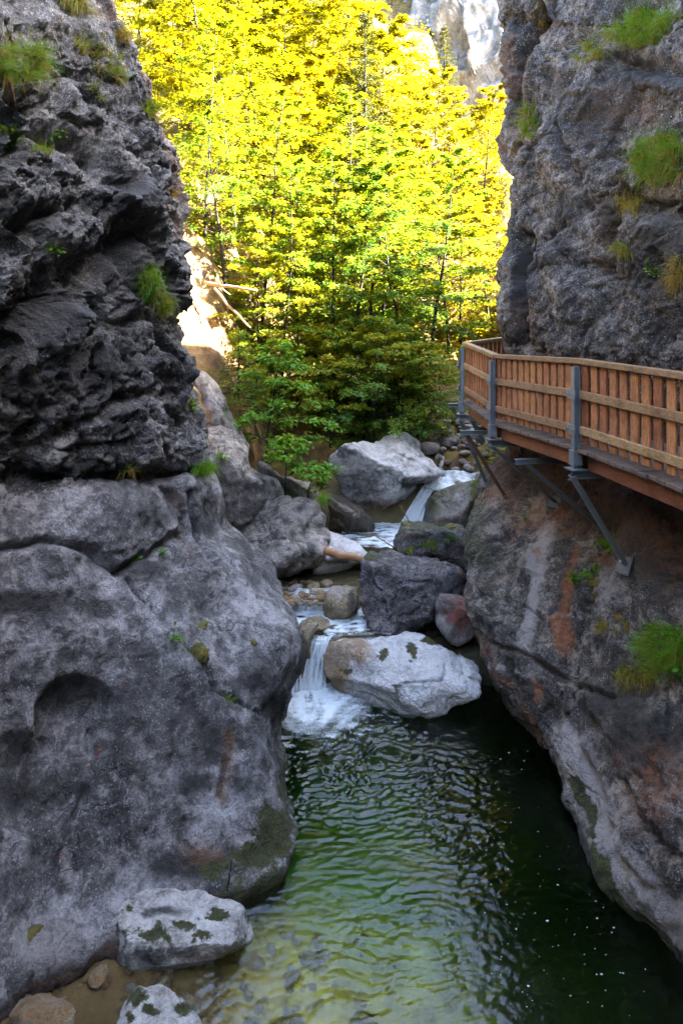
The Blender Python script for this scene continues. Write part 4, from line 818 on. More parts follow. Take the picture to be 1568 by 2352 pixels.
for i in (1, 2, 3):
    p = OUT[i]; dd = OUT[i + 1] - OUT[i - 1]; dd[2] = 0; dd /= np.linalg.norm(dd); n_ = hn(dd)
    pw = p - n_ * .035 - up * .27
    m = MB(); m.hbeam(pw, pw + up * (1.055 + .27), .080, .088, .010, up=n_)
    post = m.build('post', M['steel'], pw, walk); bevel(post, .003, 1)
    m = MB(); q = pw + up * .05; m.bar(q, q + up * .19, .125, .125, up=n_); sub(m, 'sleeve', M['steel'], q, post, pw)
    m = MB(); q = pw - up * .005; m.bar(q - dd * .115, q + dd * .115, .20, .016); sub(m, 'base_plate', M['steel'], q, post, pw)
    for h in RAIL_H:
        q = p + up * h - n_ * .098
        m = MB(); m.bar(q - dd * .098, q + dd * .098, .011, .125); sub(m, 'bracket_plate', M['steel'], q, post, pw)
        for s_ in (-1, 1): bolt_on(post, pw, q + dd * .072 * s_ - n_ * .006, -n_)
    bolt_on(post, pw, pw + up * .33 - n_ * .053, -n_, .008)
    # cantilever beam under the deck and the strut down to the rock
    m = MB(); q0 = pw - up * .075 - n_ * .06; q1 = q0 + n_ * (1.75 if i < 3 else 1.4); m.hbeam(q0, q1, .11, .115, .011)
    bevel(m.build('cross_beam', M['steel'], q0, walk), .003, 1)
    s0, s1 = pw - up * .10 - n_ * .075 , FEET[i]; sd_ = (s1 - s0) / np.linalg.norm(s1 - s0)
    m = MB(); m.ubeam(s0, s1, .085, .05, .010, up=np.cross(sd_, dd))
    st = m.build('strut', M['steel'], s0, walk); bevel(st, .003, 1)
    vw = np.array([0, 0, CAMZ]) - s1; vw /= np.linalg.norm(vw); fn = FOOT_N[i] / np.linalg.norm(FOOT_N[i]); e1 = np.cross(fn, sd_); e1 /= np.linalg.norm(e1); e2 = np.cross(fn, e1)
    q = s1 - fn * .01; m = MB(); m.bar(q - e2 * .12, q + e2 * .12, .22, .03, up=fn); sub(m, 'foot_plate', M['plate_steel'], q, st, s0)
    for sx in (-1, 1):
        for sy in (-1, 1): bolt_on(st, s0, q + e1 * .08 * sx + e2 * .09 * sy + fn * .016, fn, .010)
    bolt_on(st, s0, s0 + sd_ * .05 - n_ * .02, -n_, .013); bolt_on(st, s0, s1 - sd_ * .07 - n_ * .02, vw, .011)
def bracket(p0, q0, q1, s0, s1, mat='steel', w=.075):
    m = MB(); m.hbeam(q0, q1, w, .085, .010); bevel(m.build('cross_beam', M['steel'], q0, walk), .003, 1)
    if s0 is not None:
        m = MB(); m.ubeam(s0, s1, .05, .035, .008, up=V(-.3, -.8, .4)); st = m.build('strut', M[mat], s0, walk); bolt_on(st, s0, s0 + V(0, -.03, 0), (0, -1, 0), .012)
n12 = hn(OUT[2] - OUT[1]); n23 = hn(OUT[3] - OUT[2])
q = P(1182, 1061, 10.55); bracket(0, q, q + n12 * 1.7, P(1205, 1064, 10.6), P(1372, 1205, 10.95), 'steel')
q = P(1057, 994, 12.75); bracket(0, q, q + n23 * 1.7, P(1072, 998, 12.8), P(1158, 1138, 13.1), 'rusty_steel')
q = P(1029, 931, 15.0); bracket(0, q, q + V(1.6, .3, 0), P(1038, 934, 15.0), P(1063, 980, 15.2), 'steel')
q = P(1079, 956, 14.85); m = MB(); m.ubeam(q, P(1110, 1016, 15.0), .08, .05, .01, up=V(-.3, -.8, .4)); m.build('strut', M['steel'], q, walk)

# ------------------------------------------------------------------ vegetation
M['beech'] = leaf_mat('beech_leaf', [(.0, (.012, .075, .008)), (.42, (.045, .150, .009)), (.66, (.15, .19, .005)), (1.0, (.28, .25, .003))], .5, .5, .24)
M['slope_leaf'] = leaf_mat('sunlit_slope_leaf', [(.0, (.012, .026, .001)), (.3, (.045, .062, .001)), (.65, (.13, .125, .001)), (1.0, (.25, .15, .002))], .5)
M['sap_leaf'] = leaf_mat('sapling_leaf', [(.0, (.03, .11, .010)), (.5, (.07, .22, .016)), (1.0, (.15, .32, .02))], .4)
M['needle'] = leaf_mat('spruce_needle', [(.0, (.014, .022, .003)), (.5, (.04, .045, .004)), (1.0, (.10, .085, .005))], .2, .5, .0)
M['grass'] = leaf_mat('gorge_grass', [(.0, (.20, .08, .022)), (.25, (.32, .20, .06)), (.45, (.13, .17, .02)), (.7, (.06, .19, .012)), (1.0, (.10, .29, .016))], .35)
M['moss'] = ground_mat('cushion_moss', [(.3, (.02, .02, .003)), (.5, (.085, .075, .008)), (.7, (.19, .15, .012))], 9.0)
M['bark'] = simple_mat('dark_bark', (.010, .008, .006), .9, 0, 7, .5)
M['dead_wood'] = simple_mat('bare_dead_wood', (.20, .13, .07), .7, 0, 6, .35)
M['log_wood'] = simple_mat('peeled_orange_brown_log', (.26, .13, .055), .6, 0, 8, .4)
M['red_leaf'] = simple_mat('red_fallen_leaf', (.30, .05, .02), .6, 0, 20, .5)

def leaves(pos, axis, length, width, normal, tint):
    """one bent four-cornered blade per row"""
    a_ = axis / (np.linalg.norm(axis, axis=1)[:, None] + 1e-9); b_ = np.cross(a_, normal); b_ /= np.linalg.norm(b_, axis=1)[:, None] + 1e-9
    L_, W_ = length[:, None], width[:, None]; n_ = np.cross(b_, a_)
    v = np.stack([pos, pos + a_ * L_ * .45 + b_ * W_ * .5, pos + a_ * L_ - n_ * L_ * .12, pos + a_ * L_ * .45 - b_ * W_ * .5], 1).reshape(-1, 3)
    k = len(pos); return v, np.arange(k * 4).reshape(k, 4), np.repeat(tint, 4)
def twigs_to_leaves(T, n, leaf, r_, nrm_jit=.35, droop=.25):
    """T: list of (start, direction, length, tint)"""
    S = np.array([t[0] for t in T]); D = np.array([t[1] for t in T]); Ln = np.array([t[2] for t in T]); ti = np.array([t[3] for t in T])
    S, D, Ln, ti = [np.repeat(q, n, axis=0) for q in (S, D, Ln, ti)]; k = len(S)
    D = D / np.linalg.norm(D, axis=1)[:, None]; s = r_.uniform(.05, 1.05, k)
    pos = S + D * (Ln * s)[:, None]; pos[:, 2] -= droop * Ln * s ** 2 * .5
    ang = r_.choice([-1, 1], k) * r_.uniform(.35, 1.2, k); ca, sa = np.cos(ang), np.sin(ang)
    ax = np.stack([D[:, 0] * ca - D[:, 1] * sa, D[:, 0] * sa + D[:, 1] * ca, D[:, 2] - r_.uniform(.0, .55, k)], 1)
    nr = np.stack([r_.normal(0, nrm_jit, k), r_.normal(0, nrm_jit, k), np.ones(k)], 1)
    ln = leaf * r_.uniform(.65, 1.2, k); pos += r_.normal(0, leaf * .35, (k, 3))
    return leaves(pos, ax, ln, ln * r_.uniform(.5, .68, k), nr, np.clip(ti + r_.normal(0, .16, k), 0, 1))
def broadleaf(seed, H, Rr, base, limbs, tw, n, leaf, lean=0.0, trunk_r=.09, multi=1):
    r_ = np.random.default_rng(seed); tb = MB(); T = []
    for mstem in range(multi):
        a0 = r_.uniform(0, 6.28); off = V(math.cos(a0), math.sin(a0), 0) * (.35 * (multi > 1)); ln_ = V(r_.normal(0, .08) + lean, r_.normal(0, .08), 0) + off * .25
        hs = np.linspace(0, 1, 9); wob = r_.normal(0, .06, (9, 3)); wob[:, 2] = 0; wob[0] = 0
        ctr = [off + V(0, 0, H * h - .25 * (h == 0)) + ln_ * H * h ** 1.3 + wob[j] * h * H * .15 for j, h in enumerate(hs)]
        rt = [trunk_r * (1 - .9 * h) * (1.25 if h == 0 else 1) + .004 for h in hs]; tb.tube(ctr, rt, 8)
        for i in range(limbs):
            t = base + (1 - base) * (i + r_.uniform(0, 1)) / limbs; az = i * 2.39996 + r_.normal(0, .3) + mstem
            c = np.array([np.interp(t, hs, [q[j] for q in ctr]) for j in range(3)]); prof = (1 - ((t - base) / (1 - base)) ** 1.6 * .82) * (.55 + .45 * min(1, (t - base) / (1 - base) * 4 + .25))
            ll = Rr * prof * r_.uniform(.7, 1.12); h_ = V(math.cos(az), math.sin(az), 0); rise = r_.uniform(.15, .55) + .5 * t
            f_ = lambda s: c + h_ * ll * s + V(0, 0, ll * (rise * s - .38 * s * s))
            ss = np.linspace(0, 1, 6); tb.tube([f_(s) for s in ss], [max(.004, trunk_r * .32 * (1 - t * .5) * (1 - .9 * s)) for s in ss], 5)
            lt = r_.uniform(.15, .7)
            for j in range(tw):
                s = r_.uniform(.12, 1) ** .8; q = f_(s); dl = (f_(min(1, s + .05)) - f_(max(0, s - .05))); az2 = az + r_.choice([-1, 1]) * r_.uniform(.35, 1.25) if s < .93 else az
                d_ = V(math.cos(az2), math.sin(az2), dl[2] / (np.linalg.norm(dl) + 1e-6) * .5 + r_.normal(-.05, .16))
                L2 = ll * r_.uniform(.18, .42) * (1.15 - .55 * s); T.append((q, d_, L2, lt + r_.normal(0, .08) + .42 * t - .08))  # leaves yellower towards the top, sunlight on the crown painted into the tint
                tb.tube([q, q + d_ * L2 * .5, q + d_ * L2 - V(0, 0, .12 * L2)], [.006, .004, .002], 3)
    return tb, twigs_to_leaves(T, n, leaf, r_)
def tree_thing(name, label, cat, tb, lv, leafmat, loc, group=None, crown='crown'):
    t = thing(name, label, cat, loc, group)
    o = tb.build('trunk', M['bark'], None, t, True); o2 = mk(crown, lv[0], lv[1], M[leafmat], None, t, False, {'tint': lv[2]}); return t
def spruce(seed, H, Rr, whorls, n, leaf=.1):
    r_ = np.random.default_rng(seed); tb = MB(); hs = np.linspace(0, 1, 7); tb.tube([V(0, 0, H * h) for h in hs], [.02 * H * (1 - .95 * h) * .7 + .004 for h in hs], 8); T = []
    for i in range(whorls):
        t = .06 + .93 * (i + .5) / whorls; k = 6 if t < .8 else 5
        for j in range(k):
            az = 6.283 * j / k + i * .7 + r_.normal(0, .2); ll = Rr * (1 - t) ** .85 * r_.uniform(.65, 1.15) + .08; z = H * (t + r_.normal(0, .3 / whorls)); h_ = V(math.cos(az), math.sin(az), 0)
            if r_.random() < .12: continue
            f_ = lambda s: V(0, 0, z) + h_ * ll * s + V(0, 0, ll * (-.30 * s + .28 * s * s + .5 * (t > .85) * s))
            tb.tube([f_(0), f_(.5), f_(1)], [.012, .008, .003], 4); lt = r_.uniform(.1, .7)
            for s in np.linspace(.15, 1, max(3, int(ll / .13))):
                for sg in (-1, 1):
                    az2 = az + sg * r_.uniform(.5, .9); T.append((f_(s), V(math.cos(az2), math.sin(az2), r_.normal(-.25, .1)), .34 * ll * (1.1 - .75 * s) + .05, lt + r_.normal(0, .1)))
            T.append((f_(.9), h_ + V(0, 0, -.05), .15 * ll, lt + .2))
    lv = twigs_to_leaves(T, n, leaf, r_, .6, .5); v = lv[0].reshape(-1, 4, 3); c = v[:, :1]; mid = (v[:, 1] - v[:, 3]) * .28
    v[:, 1] -= mid; v[:, 3] += mid; return tb, (v.reshape(-1, 3), lv[1], lv[2])
def ground_at(px, Y): x = (px - CX) * Y / F; return (x, Y, tz(x, Y) - .05)
def inst(src, loc, label, rz, s, group=None):
    c = copy_tree(src); c.location = loc; c['label'] = label; c.rotation_euler = (0, 0, rz); c.scale = (s, s, s * random.uniform(.95, 1.08))
    if group: c['group'] = group
    return c

# the beech grove at the mouth of the gorge
gb = [broadleaf(11, 7.4, 2.5, .10, 40, 15, 19, .105, .0, .07), broadleaf(12, 8.2, 2.4, .16, 40, 15, 19, .105, .03, .06), broadleaf(13, 3.0, 2.0, .06, 26, 14, 14, .09, .0, .04, 2)]
GG = 'beeches of the grove above the pool'
g1 = tree_thing('beech_tree', 'slender beech with a dark straight trunk in the middle of the grove', 'tree', *gb[0], 'beech', ground_at(806, 20.2), GG)
g2 = tree_thing('beech_tree', 'tall slim beech right behind the darkest trunk of the grove', 'tree', *gb[1], 'beech', ground_at(838, 21.0), GG)
g3 = tree_thing('beech_shrub', 'dark green low beech bush spreading over the large pale boulder', 'bush', *gb[2], 'beech', ground_at(905, 18.7), 'low beech bushes')
for px, Y, src, rz, s, lab in [
    (766, 19.6, g2, 1.1, .95, 'beech with a forked dark trunk, left of the middle of the grove'), (735, 21.2, g1, 2.2, .95, 'beech standing one trunk further left in the grove'),
    (690, 20.2, g2, 3.9, .85, 'beech with pale yellow green sprays at the left side of the grove'), (640, 19.2, g1, 4.6, .8, 'small beech leaning out below the broken bright logs'),
    (600, 21.5, g2, 5.1, .95, 'beech at the left edge of the grove beside the sunlit bank'), (872, 22.5, g1, .4, 1.1, 'tall beech at the back of the grove right of the dark trunks'),
    (925, 21.0, g2, 2.9, .9, 'beech on the right of the grove with dark green lower sprays'), (985, 23.0, g1, 5.6, 1.0, 'beech at the right edge of the grove before the sunny rock wall'),
    (1030, 25.0, g2, 1.9, .95, 'sunny beech right behind the far corner of the railing'), (545, 23.5, g1, 3.3, 1.1, 'sunlit beech rising close beside the left cliff'), (468, 20.5, g2, .9, .9, 'sunny beech directly behind the overhang of the left cliff'), (520, 19.4, g1, 2.0, .75, 'low sunlit beech above the bright level log'), (590, 18.9, g2, 4.4, .62, 'small beech between the young spruce and the grove'), (790, 24.5, g2, .8, 1.15, 'tallest beech at the back of the grove')]:
    inst(src, ground_at(px, Y), lab, rz, s, GG)
for px, Y, rz, s, lab in [(850, 17.9, 3.0, .95, 'beech bush drooping over the back of the large pale boulder'), (945, 18.1, 1.7, .8, 'beech bush drooping beside the upper waterfall'), (775, 18.2, 5.0, .9, 'beech bush in front of the forked trunk'), (820, 18.9, 1.0, .8, 'low beech bush in the dark gap under the grove trunks'), (965, 19.3, 2.4, .75, 'beech bush hanging over the stream at the right end of the grove'), (700, 19.0, 4.0, .8, 'dark beech bush at the left foot of the grove'), (1000, 20.6, 5.2, .6, 'small leafy bush above the upper stream')]:
    inst(g3, ground_at(px, Y), lab, rz, s, 'low beech bushes')
# wooded slope behind
sb = [broadleaf(21, 9.0, 3.5, .05, 44, 15, 18, .18, 0, .075), broadleaf(22, 8.0, 3.3, .05, 42, 15, 18, .18, .05, .07), broadleaf(23, 10.0, 3.4, .08, 44, 14, 18, .18, -.03, .075)]
SG = 'sunlit broadleaf trees on the wooded slope'
slope = []
rows_ = [(27.5, (500, 610, 690, 880, 960, 1050, 1130), 'lowest on the slope'), (32, (440, 545, 650, 760, 870, 985, 1095), 'second lowest on the slope'),
         (37.5, (400, 490, 580, 670, 760, 850, 925, 1030, 1110), 'halfway up the slope'), (44, (340, 430, 510, 590, 670, 750, 820), 'second highest on the slope'), (51, (310, 390, 470, 550, 630, 710, 770), 'highest on the slope')]
near = lambda px: 'beside the left cliff' if px < 480 else 'in line with the first spruce' if px < 560 else 'left of the tall spruce' if px < 740 else 'around the tall spruce' if px < 860 else 'below the pale far cliff' if px < 1010 else 'close to the right cliff'
cnt = 0; rt = random.Random(3); used = {}
for Y, pxs, rn in rows_:
    for px in pxs:
        lab = f'sunlit yellow green tree, {rn}, {near(px)}'; used[lab] = used.get(lab, 0) + 1
        loc = ground_at(px + rt.uniform(-18, 18), Y + rt.uniform(-1.5, 1.5)); s = rt.uniform(.8, 1.1) * (.78 if Y < 29 else 1) * (1 if px < 900 else .75 if Y < 36 else .5)
        if len(slope) < 3: t = tree_thing('broadleaf_tree', lab, 'tree', *sb[len(slope)], 'slope_leaf', loc, SG); slope.append(t); t.rotation_euler = (0, 0, rt.uniform(0, 6.28))
        else: inst(slope[cnt % 3], loc, lab, rt.uniform(0, 6.28), s, SG)
        cnt += 1
# spruces
sp = spruce(31, 10.5, 2.0, 26, 9, .15)
def spruce_fit(px, top, Y):                                        # foot on the slope, height up to the seen tip
    g = ground_at(px, Y); return g, (CAMZ - (top - HY) * Y / F - g[2]) / 10.5
g_, k_ = spruce_fit(838, 25, 29.0)
s1 = tree_thing('spruce_tree', 'tall dark spruce standing highest in the middle of the sunlit slope', 'tree', *sp, 'needle', g_, 'spruces on the wooded slope'); s1.scale = (k_, k_, k_)
for px, top, Y, rz, lab in [(484, 60, 27.0, 1.3, 'spruce with bare trunk among yellow leaves near the left cliff'), (1020, 45, 42, 2.9, 'small spruce in front of the pale far cliff'), (1128, 215, 46, 4.1, 'thin spruce below the far cliff close to the right cliff')]:
    g_, k_ = spruce_fit(px, top, Y); inst(s1, g_, lab, rz, k_, 'spruces on the wooded slope')
ys_ = spruce(33, 2.2, 1.0, 13, 10, .07); tree_thing('young_spruce', 'young bright spruce on the sunlit bank above the brown rock', 'tree', ys_[0], ys_[1], 'beech', PV(548, 965, 16.4))
# shrubs and saplings
sh = broadleaf(41, 2.5, 1.5, .05, 26, 11, 12, .11, .12, .026); tree_thing('maple_shrub', 'leafy maple shrub with layered sprays beside the young spruce', 'bush', *sh, 'sap_leaf', PV(612, 1040, 15.6))
sa = broadleaf(42, 1.0, .55, .40, 11, 7, 9, .12, .12, .010); sap1 = tree_thing('sapling', 'bright green sapling on a thin stem above the grey boulder', 'sapling', *sa, 'sap_leaf', PV(655, 1118, 14.35), 'green saplings on the grey boulder')
sb2 = broadleaf(43, .6, .6, .30, 10, 7, 9, .11, .35, .009); tree_thing('sapling', 'low sapling leaning right over the dark gap', 'sapling', *sb2, 'sap_leaf', PV(706, 1135, 14.2), 'green saplings on the grey boulder')
# undergrowth on the slope: one mass of small leaves hugging the ground
r_ = np.random.default_rng(77); k = 75000
uy = 15.5 + 40 * r_.random(k) ** 1.2; ux = (r_.uniform(380, 1180, k) - CX) * uy / F; keep = (uy > 23.5) | (ux > 3.4 + (uy - 16) * .12) | ((ux < -2.7) & (uy > 19.5)); ux, uy = ux[keep], uy[keep]
dens = fbm(np.stack([ux * .5, uy * .5, 0 * ux], 1), 3, 800); keep = dens > -.18; ux, uy = ux[keep], uy[keep]; k = len(ux)
uz = terrain(ux, uy) + np.abs(r_.normal(0, .28, k)) * (1 + .02 * uy) * (1 + 1.5 * np.clip(dens[keep], 0, 1))
an = r_.uniform(0, 6.28, k); ln = (.07 + .0035 * uy) * r_.uniform(.7, 1.3, k)
lv = leaves(np.stack([ux, uy, uz], 1), np.stack([np.cos(an), np.sin(an), r_.normal(0, .35, k)], 1), ln, ln * .6, np.stack([r_.normal(0, .4, k), r_.normal(0, .4, k) - .3, np.ones(k)], 1), np.clip(r_.normal(.55, .25, k), 0, 1))
kind(mk('undergrowth', lv[0], lv[1], M['slope_leaf'], shade=False, attrs={'tint': lv[2]}), 'stuff')

# ---- small plants on the rock: found by casting a ray from the eye onto the finished rock
def tuft(label, px, py, rx, ry, n, length, green=.75, droop=1.0, straw=.35, seed=0, grow=1.0, name='grass_tuft', cat='grass', group='grass tufts on the rocks', wid=.009):
    """blades rooted in an oval of rx by ry picture units around (px, py)"""
    length *= .84 * grow
    if length > .22: n = int(n * 2.1); rx *= 1.2; ry *= 1.15
    r_ = np.random.default_rng(seed + int(px * 7 + py)); Vv_, Ff, Tt = [], [], []; o0, _, d0 = on_rock(px, py); base = 0
    roots = []
    for k in range(max(6, n // 14)):
        a_ = r_.uniform(0, 6.28); q = math.sqrt(r_.random()); roots.append(on_rock(px + rx * q * math.cos(a_), py + ry * q * math.sin(a_)))
    roots = [q for q in roots if abs(q[2] - d0) < .42]
    for k in range(n):
        w, nr, _ = roots[r_.integers(len(roots))]; p0 = np.array(w) + r_.normal(0, .02, 3) - np.array(nr) * .015; isstraw = r_.random() < straw * (.62 if green > .5 else 1)
        d_ = np.array(nr) * r_.uniform(.3, 1.0) + V(r_.normal(0, .45), r_.normal(0, .3), r_.uniform(.25, 1.0)) * (1 if not isstraw else .45); d_ /= np.linalg.norm(d_)
        Ln = length * r_.uniform(.5, 1.15) * (1.1 if isstraw else 1); dr = droop * r_.uniform(.5, 1.3) * (1.8 if isstraw else 1); pts = []; q = p0.copy(); v_ = d_.copy(); sN = 5
        for j in range(sN): pts.append(q.copy()); q = q + v_ * Ln / (sN - 1); v_ = v_ + V(0, 0, -dr * .42); v_ /= np.linalg.norm(v_)
        sd_ = np.cross(d_, V(0, -1, .2)); sd_ /= np.linalg.norm(sd_) + 1e-6; ww = wid * r_.uniform(.6, 1.2)
        for j, q in enumerate(pts): s_ = sd_ * ww * .5 * (1 - (j / (sN - 1)) ** 1.5 * .9); Vv_ += [q - s_, q + s_]
        Ff += [(base + 2 * j, base + 2 * j + 1, base + 2 * j + 3, base + 2 * j + 2) for j in range(sN - 1)]; base += 2 * sN
        tn = r_.uniform(.0, .3) if isstraw else green + r_.normal(0, .13); Tt += [np.clip(tn, 0, 1)] * (2 * sN)
    o = mk(name, np.array(Vv_), np.array(Ff), M['grass'], np.array(o0), None, True, {'tint': np.array(Tt)}); return tag(o, label, cat, group)
tuft('thick green grass tuft at the left edge of the picture', 45, 150, 55, 40, 420, .50, .85, 1.0, .3)
tuft('orange dry grass hanging at the top of the left cliff', 190, 6, 40, 22, 260, .50, .2, 1.3, .85)
tuft('sparse yellow green grass below the dry tuft on the left cliff', 210, 125, 36, 45, 110, .34, .6, .9, .3)
tuft('thin grass strands on the steep left cliff face', 268, 170, 18, 50, 90, .34, .65, .9, .3)
tuft('grass and dry moss on the upper rim of the left cliff', 282, 88, 10, 14, 200, .30, .45, 1.2, .6)
tuft('green grass fringe on the rim of the left cliff', 345, 258, 7, 14, 220, .34, .7, 1.1, .35)
tuft('small dry orange fringe lower on the left cliff rim', 398, 420, 8, 60, 120, .2, .3, 1.2, .7)
tuft('small grass tuft beside the ledge of the left cliff face', 225, 215, 20, 20, 70, .24, .7, 1., .2)
tuft('long diagonal strip of grass on a ledge of the left cliff', 345, 655, 22, 34, 260, .36, .8, 1.1, .3)
tuft('lower end of the grassy ledge by the overhang', 380, 708, 10, 22, 200, .34, .75, 1.3, .35)
tuft('low orange green tuft in the long crack of the left cliff', 290, 1088, 36, 10, 240, .26, .6, 1.0, .4)
tuft('round bright green tuft at the right end of the long crack', 466, 1082, 18, 12, 260, .30, .85, 1.1, .1)
tuft('small weedy tuft on the upper left cliff', 98, 348, 16, 14, 90, .26, .75, 1.1, .25)
tuft('yellowish grass on the lower rim of the left cliff', 443, 935, 8, 30, 120, .24, .65, 1.1, .4)
tuft('big green grass tuft with hanging straw at the top of the right cliff', 1490, 75, 80, 34, 620, .55, .8, 1.1, .42)
tuft('small grass tuft left of the big one on the right cliff', 1352, 128, 24, 20, 120, .40, .7, 1.3, .4)
tuft('green tuft on the left rim of the right cliff', 1215, 285, 18, 34, 220, .42, .75, 1.1, .3)
tuft('wide green grass tuft on the ledge at the right edge', 1510, 375, 58, 44, 600, .55, .85, 1.2, .35)
tuft('straw coloured grass hanging below the wide green tuft', 1445, 470, 26, 24, 160, .40, .35, 1.5, .75)
tuft('dry grass clump in the middle of the right cliff', 1425, 575, 18, 18, 110, .30, .4, 1.3, .7)
tuft('dry hanging grass at the right edge above the railing', 1556, 625, 14, 30, 140, .42, .35, 1.4, .6)
tuft('large dark green tuft on the lower right cliff', 1515, 1500, 55, 45, 560, .36, .85, 1.2, .35, wid=.012)
tuft('sparse brownish grass beside the large lower tuft', 1405, 1440, 40, 20, 170, .26, .4, 1.2, .6)
tuft('straw grass below the large tuft on the lower right cliff', 1460, 1560, 45, 22, 200, .30, .4, 1.4, .6)
tuft('thin grass under the steel foot plate', 1365, 1350, 14, 20, 80, .18, .45, 1.2, .6)
tuft('rusty dry grass in the crack at the top of the right cliff', 1240, 22, 8, 40, 110, .25, .15, 1.3, .9)
tuft('grass tuft in the joint of the mossy boulder', 985, 1254, 22, 6, 130, .26, .7, 1.0, .25)
tuft('short olive grass left on the violet boulder', 932, 1262, 18, 6, 110, .22, .5, 1.0, .4)
tuft('fern like grass at the right end of the grey boulder', 738, 1150, 10, 8, 110, .30, .85, 1.2, .15)
tuft('low green herbs on top of the grey boulder', 690, 1128, 34, 8, 260, .16, .8, .8, .1)
tuft('moss and grass hanging by the far steel strut', 1086, 1120, 6, 30, 120, .24, .6, 1.6, .4)
tuft('faint green tuft under the moss cushion of the left cliff', 525, 1606, 14, 10, 60, .16, .7, 1.2, .3)

def weed(label, px, py, r, n, leaf, seed, mat='sap_leaf', up=.5):
    r_ = np.random.default_rng(seed); w, nr, _ = on_rock(px, py); w = np.array(w); nr = np.array(nr); T = []; tb = MB()
    for k in range(n):
        d_ = nr * r_.uniform(.4, 1) + V(r_.normal(0, .6), r_.normal(0, .5), up + r_.normal(0, .3)); d_ /= np.linalg.norm(d_); L_ = r * r_.uniform(.5, 1.1); T.append((d_ * 0, d_, L_, r_.uniform(.3, .8)))
        tb.tube([V(0, 0, 0) - nr * .02, d_ * L_ * .6, d_ * L_ - V(0, 0, L_ * .1)], [.004, .003, .002], 4)
    lv = twigs_to_leaves(T, 5, leaf, r_, .5, .2)
    t = thing('weed', label, 'plant', w, 'small weeds growing on the rocks'); tb.build('stem', M['sap_leaf'], None, t, True, {'tint': np.full(len(tb.v), .3)}); mk('foliage', lv[0], lv[1], M[mat], None, t, False, {'tint': lv[2]})
weed('broad leaved weed on a ledge of the upper left cliff', 30, 335, .22, 12, .085, 1)
weed('small green plant below the grass of the left cliff', 135, 305, .16, 7, .07, 2)
weed('pale green rosette on the shaded left cliff face', 125, 575, .18, 9, .06, 3)
weed('yellow green plant at the left end of the crack tuft', 255, 1090, .14, 9, .085, 4)
weed('small plant in the diagonal crack of the left cliff', 402, 1468, .18, 8, .06, 5)
weed('leafy sprig between the left cliff and the brown rock', 512, 1058, .25, 12, .075, 6)
weed('tiny weed in the hollow of the left cliff crack', 372, 1270, .10, 7, .045, 7)
weed('tiny weed under the overhang of the left cliff', 310, 1283, .10, 7, .045, 8)
weed('green plant on the brown streaked rock below the walkway', 1318, 1338, .20, 10, .07, 9)
weed('single large bright leaf plant below the walkway', 1366, 1322, .13, 2, .16, 10)
weed('green creeper among the large lower tuft', 1548, 1520, .28, 22, .085, 11)
weed('leafy creeper at the far right above the railing', 1500, 630, .30, 12, .06, 12)
weed('bright small plant on the mossy boulder', 1035, 1240, .14, 8, .06, 13)
weed('green herb next to the upper grass tuft of the right cliff', 1480, 360, .25, 14, .06, 14)
weed('small weed in the shaded corner beside the steel strut', 1400, 1255, .22, 8, .12, 15)
weed('little weed on the pale streaked rock', 1207, 1195, .12, 6, .05, 16)

def cushion(label, px, py, rx, ry, h, seed):
    w, nr, dist = on_rock(px, py); d, f = ICO[4]; nr = np.array(nr); e1 = np.cross(nr, (0, 0, 1)); e1 /= np.linalg.norm(e1); e2 = np.cross(nr, e1)
    s = dist / F; v = d * (1 + .22 * fbm(d * 2.4, 3, seed) + .08 * fbm(d * 9, 3, seed + 3))[:, None]
    v = v[:, :1] * e1 * rx * s + v[:, 1:2] * e2 * ry * s + v[:, 2:] * nr * h
    tag(mk('moss_cushion', v + np.array(w), f, M['moss'], np.array(w)), label, 'moss', 'moss cushions on the rocks')
cushion('golden brown moss cushion at the end of the diagonal crack', 450, 1500, 34, 20, .05, 1)
cushion('small green moss knob on the left cliff near the water', 583, 1475, 9, 8, .02, 2)
cushion('thick moss cushion on the flat topped boulder', 1032, 1212, 16, 14, .06, 3)
cushion('thin moss cushion at the left corner of the flat topped boulder', 935, 1203, 22, 10, .04, 4)
cushion('brown moss cushion near the bump of the left cliff', 465, 1437, 20, 9, .03, 5)
cushion('tiny dark moss knob at the foot of the left cliff', 75, 2145, 18, 9, .02, 6)

# logs, branches, leaves and foam
def branch(name, label, pts, r0, r1, mat='dead_wood', cat='branch', twigs=0, seed=0, group=None):
    r_ = np.random.default_rng(seed); m = MB(); n = 12; pts = np.array(pts); tt = np.linspace(0, 1, n); kk = np.linspace(0, 1, len(pts))
    c = np.stack([np.interp(tt, kk, pts[:, i]) for i in range(3)], 1) + r_.normal(0, r0 * .25, (n, 3)); m.tube(list(c), list(np.linspace(r0, r1, n) * r_.uniform(.9, 1.1, n)), 8)
    for k in range(twigs):
        i = r_.integers(3, n - 1); d_ = r_.normal(0, 1, 3); d_ /= np.linalg.norm(d_); L_ = np.linalg.norm(pts[-1] - pts[0]) * r_.uniform(.12, .3); m.tube([c[i], c[i] + d_ * L_ * .6, c[i] + d_ * L_ + V(0, 0, .02)], [r1 * .7, r1 * .5, r1 * .25], 5)
    return tag(m.build(name, M[mat], c[0], None, True), label, cat, group)
branch('fallen_log', 'peeled log wedged between the white slab and the violet boulder', [P(744, 1265, 13.05), P(800, 1277, 12.98), P(848, 1286, 12.95)], .080, .070, 'log_wood', cat='log')
branch('broken_log', 'bright broken log sticking out level behind the left cliff', [P(470, 650, 17.2), P(530, 658, 17.0), P(590, 668, 16.8)], .045, .032, cat='log', twigs=2)
branch('broken_log', 'long thin log sloping down from the bright level log', [P(492, 662, 17.0), P(535, 712, 16.8), P(578, 756, 16.6)], .036, .022, cat='log')
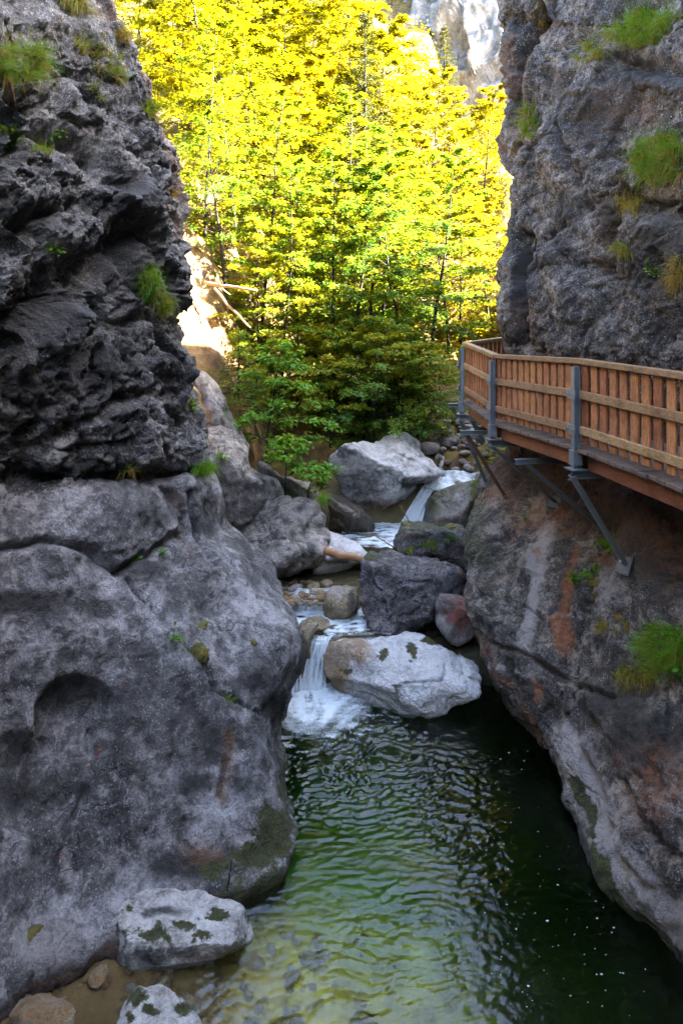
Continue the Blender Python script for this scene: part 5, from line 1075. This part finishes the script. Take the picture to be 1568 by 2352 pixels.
branch('dead_branch', 'short bare branch hanging on the sunlit bank', [P(432, 680, 16.6), P(455, 712, 16.5), P(480, 758, 16.4)], .03, .018, twigs=4, seed=4)
branch('dead_branch', 'bare twig standing at the foot of the upper waterfall', [P(940, 1200, 13.9), P(930, 1180, 13.9), P(918, 1160, 13.9)], .012, .006, twigs=2, seed=5)
branch('dead_branch', 'dry stick reaching over the blue pool', [P(905, 1258, 13.3), P(880, 1242, 13.3), P(852, 1224, 13.4)], .016, .008, twigs=4, seed=6)
branch('dead_branch', 'dark stick leaning behind the pale mossy boulder', [P(522, 2045, 7.0), P(528, 2010, 7.05), P(533, 1972, 7.1)], .010, .007, 'bark', seed=7)
def fallen_leaf(label, px, py, s, seed):
    r_ = np.random.default_rng(seed); w, nr, _ = on_rock(px, py); w = np.array(w) + np.array(nr) * .012; e1 = np.cross(np.array(nr), r_.normal(0, 1, 3)); e1 /= np.linalg.norm(e1); e2 = np.cross(np.array(nr), e1); nn_ = np.array(nr)
    ring = [(0, -1, .1), (.45, -.55, 0), (.55, .1, -.06), (.3, .65, 0), (0, 1, .12), (-.3, .65, 0), (-.55, .1, -.06), (-.45, -.55, 0)]
    vs_ = [w + (e1 * a_ + e2 * b_) * s + nn_ * c_ * s for a_, b_, c_ in ring] + [w - nn_ * .01]
    tag(mk('fallen_leaf', vs_, [(i, (i + 1) % 8, 8) for i in range(8)], M['red_leaf'], w), label, 'leaf', 'red leaves fallen on the left cliff')
for i, (px, py, s, lab) in enumerate([(233, 1722, .030, 'red leaf in the hollow below the round scoop'), (224, 1738, .026, 'brown red leaf just under the other leaf in the hollow'), (138, 1966, .014, 'tiny scarlet leaf on the lower left cliff'), (287, 1570, .015, 'lone red leaf right of the round scoop'), (46, 1950, .012, 'small red leaf near the left edge'), (205, 1762, .02, 'red leaf at the bottom of the hollow')]):
    fallen_leaf(lab, px, py, s, i)
r_ = np.random.default_rng(91); vs_, fs_ = [], []
for k in range(150):
    px, py = r_.uniform(1080, 1500), r_.uniform(1660, 2340)
    if px > 1190 + (py - 1650) * .52 or px < 1060 + 60 * r_.normal(): continue
    Y = CAMZ * F / (py - HY); x = (px - CX) * Y / F; s = r_.uniform(.0022, .006) * (1.7 if r_.random() < .15 else 1); an = r_.uniform(0, 6.28); b = len(vs_)
    zt = float(wave_pool(np.array([x]), np.array([Y]))[0])
    for j in range(7): a_ = an + 6.283 * j / 7; q = s * r_.uniform(.7, 1.2); vs_.append((x + 1.5 * q * math.cos(a_), Y + q * math.sin(a_), zt + .002))
    vs_.append((x, Y, zt + .007 + .15 * s)); fs_ += [(b + j, b + (j + 1) % 7, b + 7) for j in range(7)]
M['foam'] = simple_mat('foam', (.45, .47, .46), .6)
kind(mk('foam_flecks', vs_, fs_, M['foam']), 'stuff')
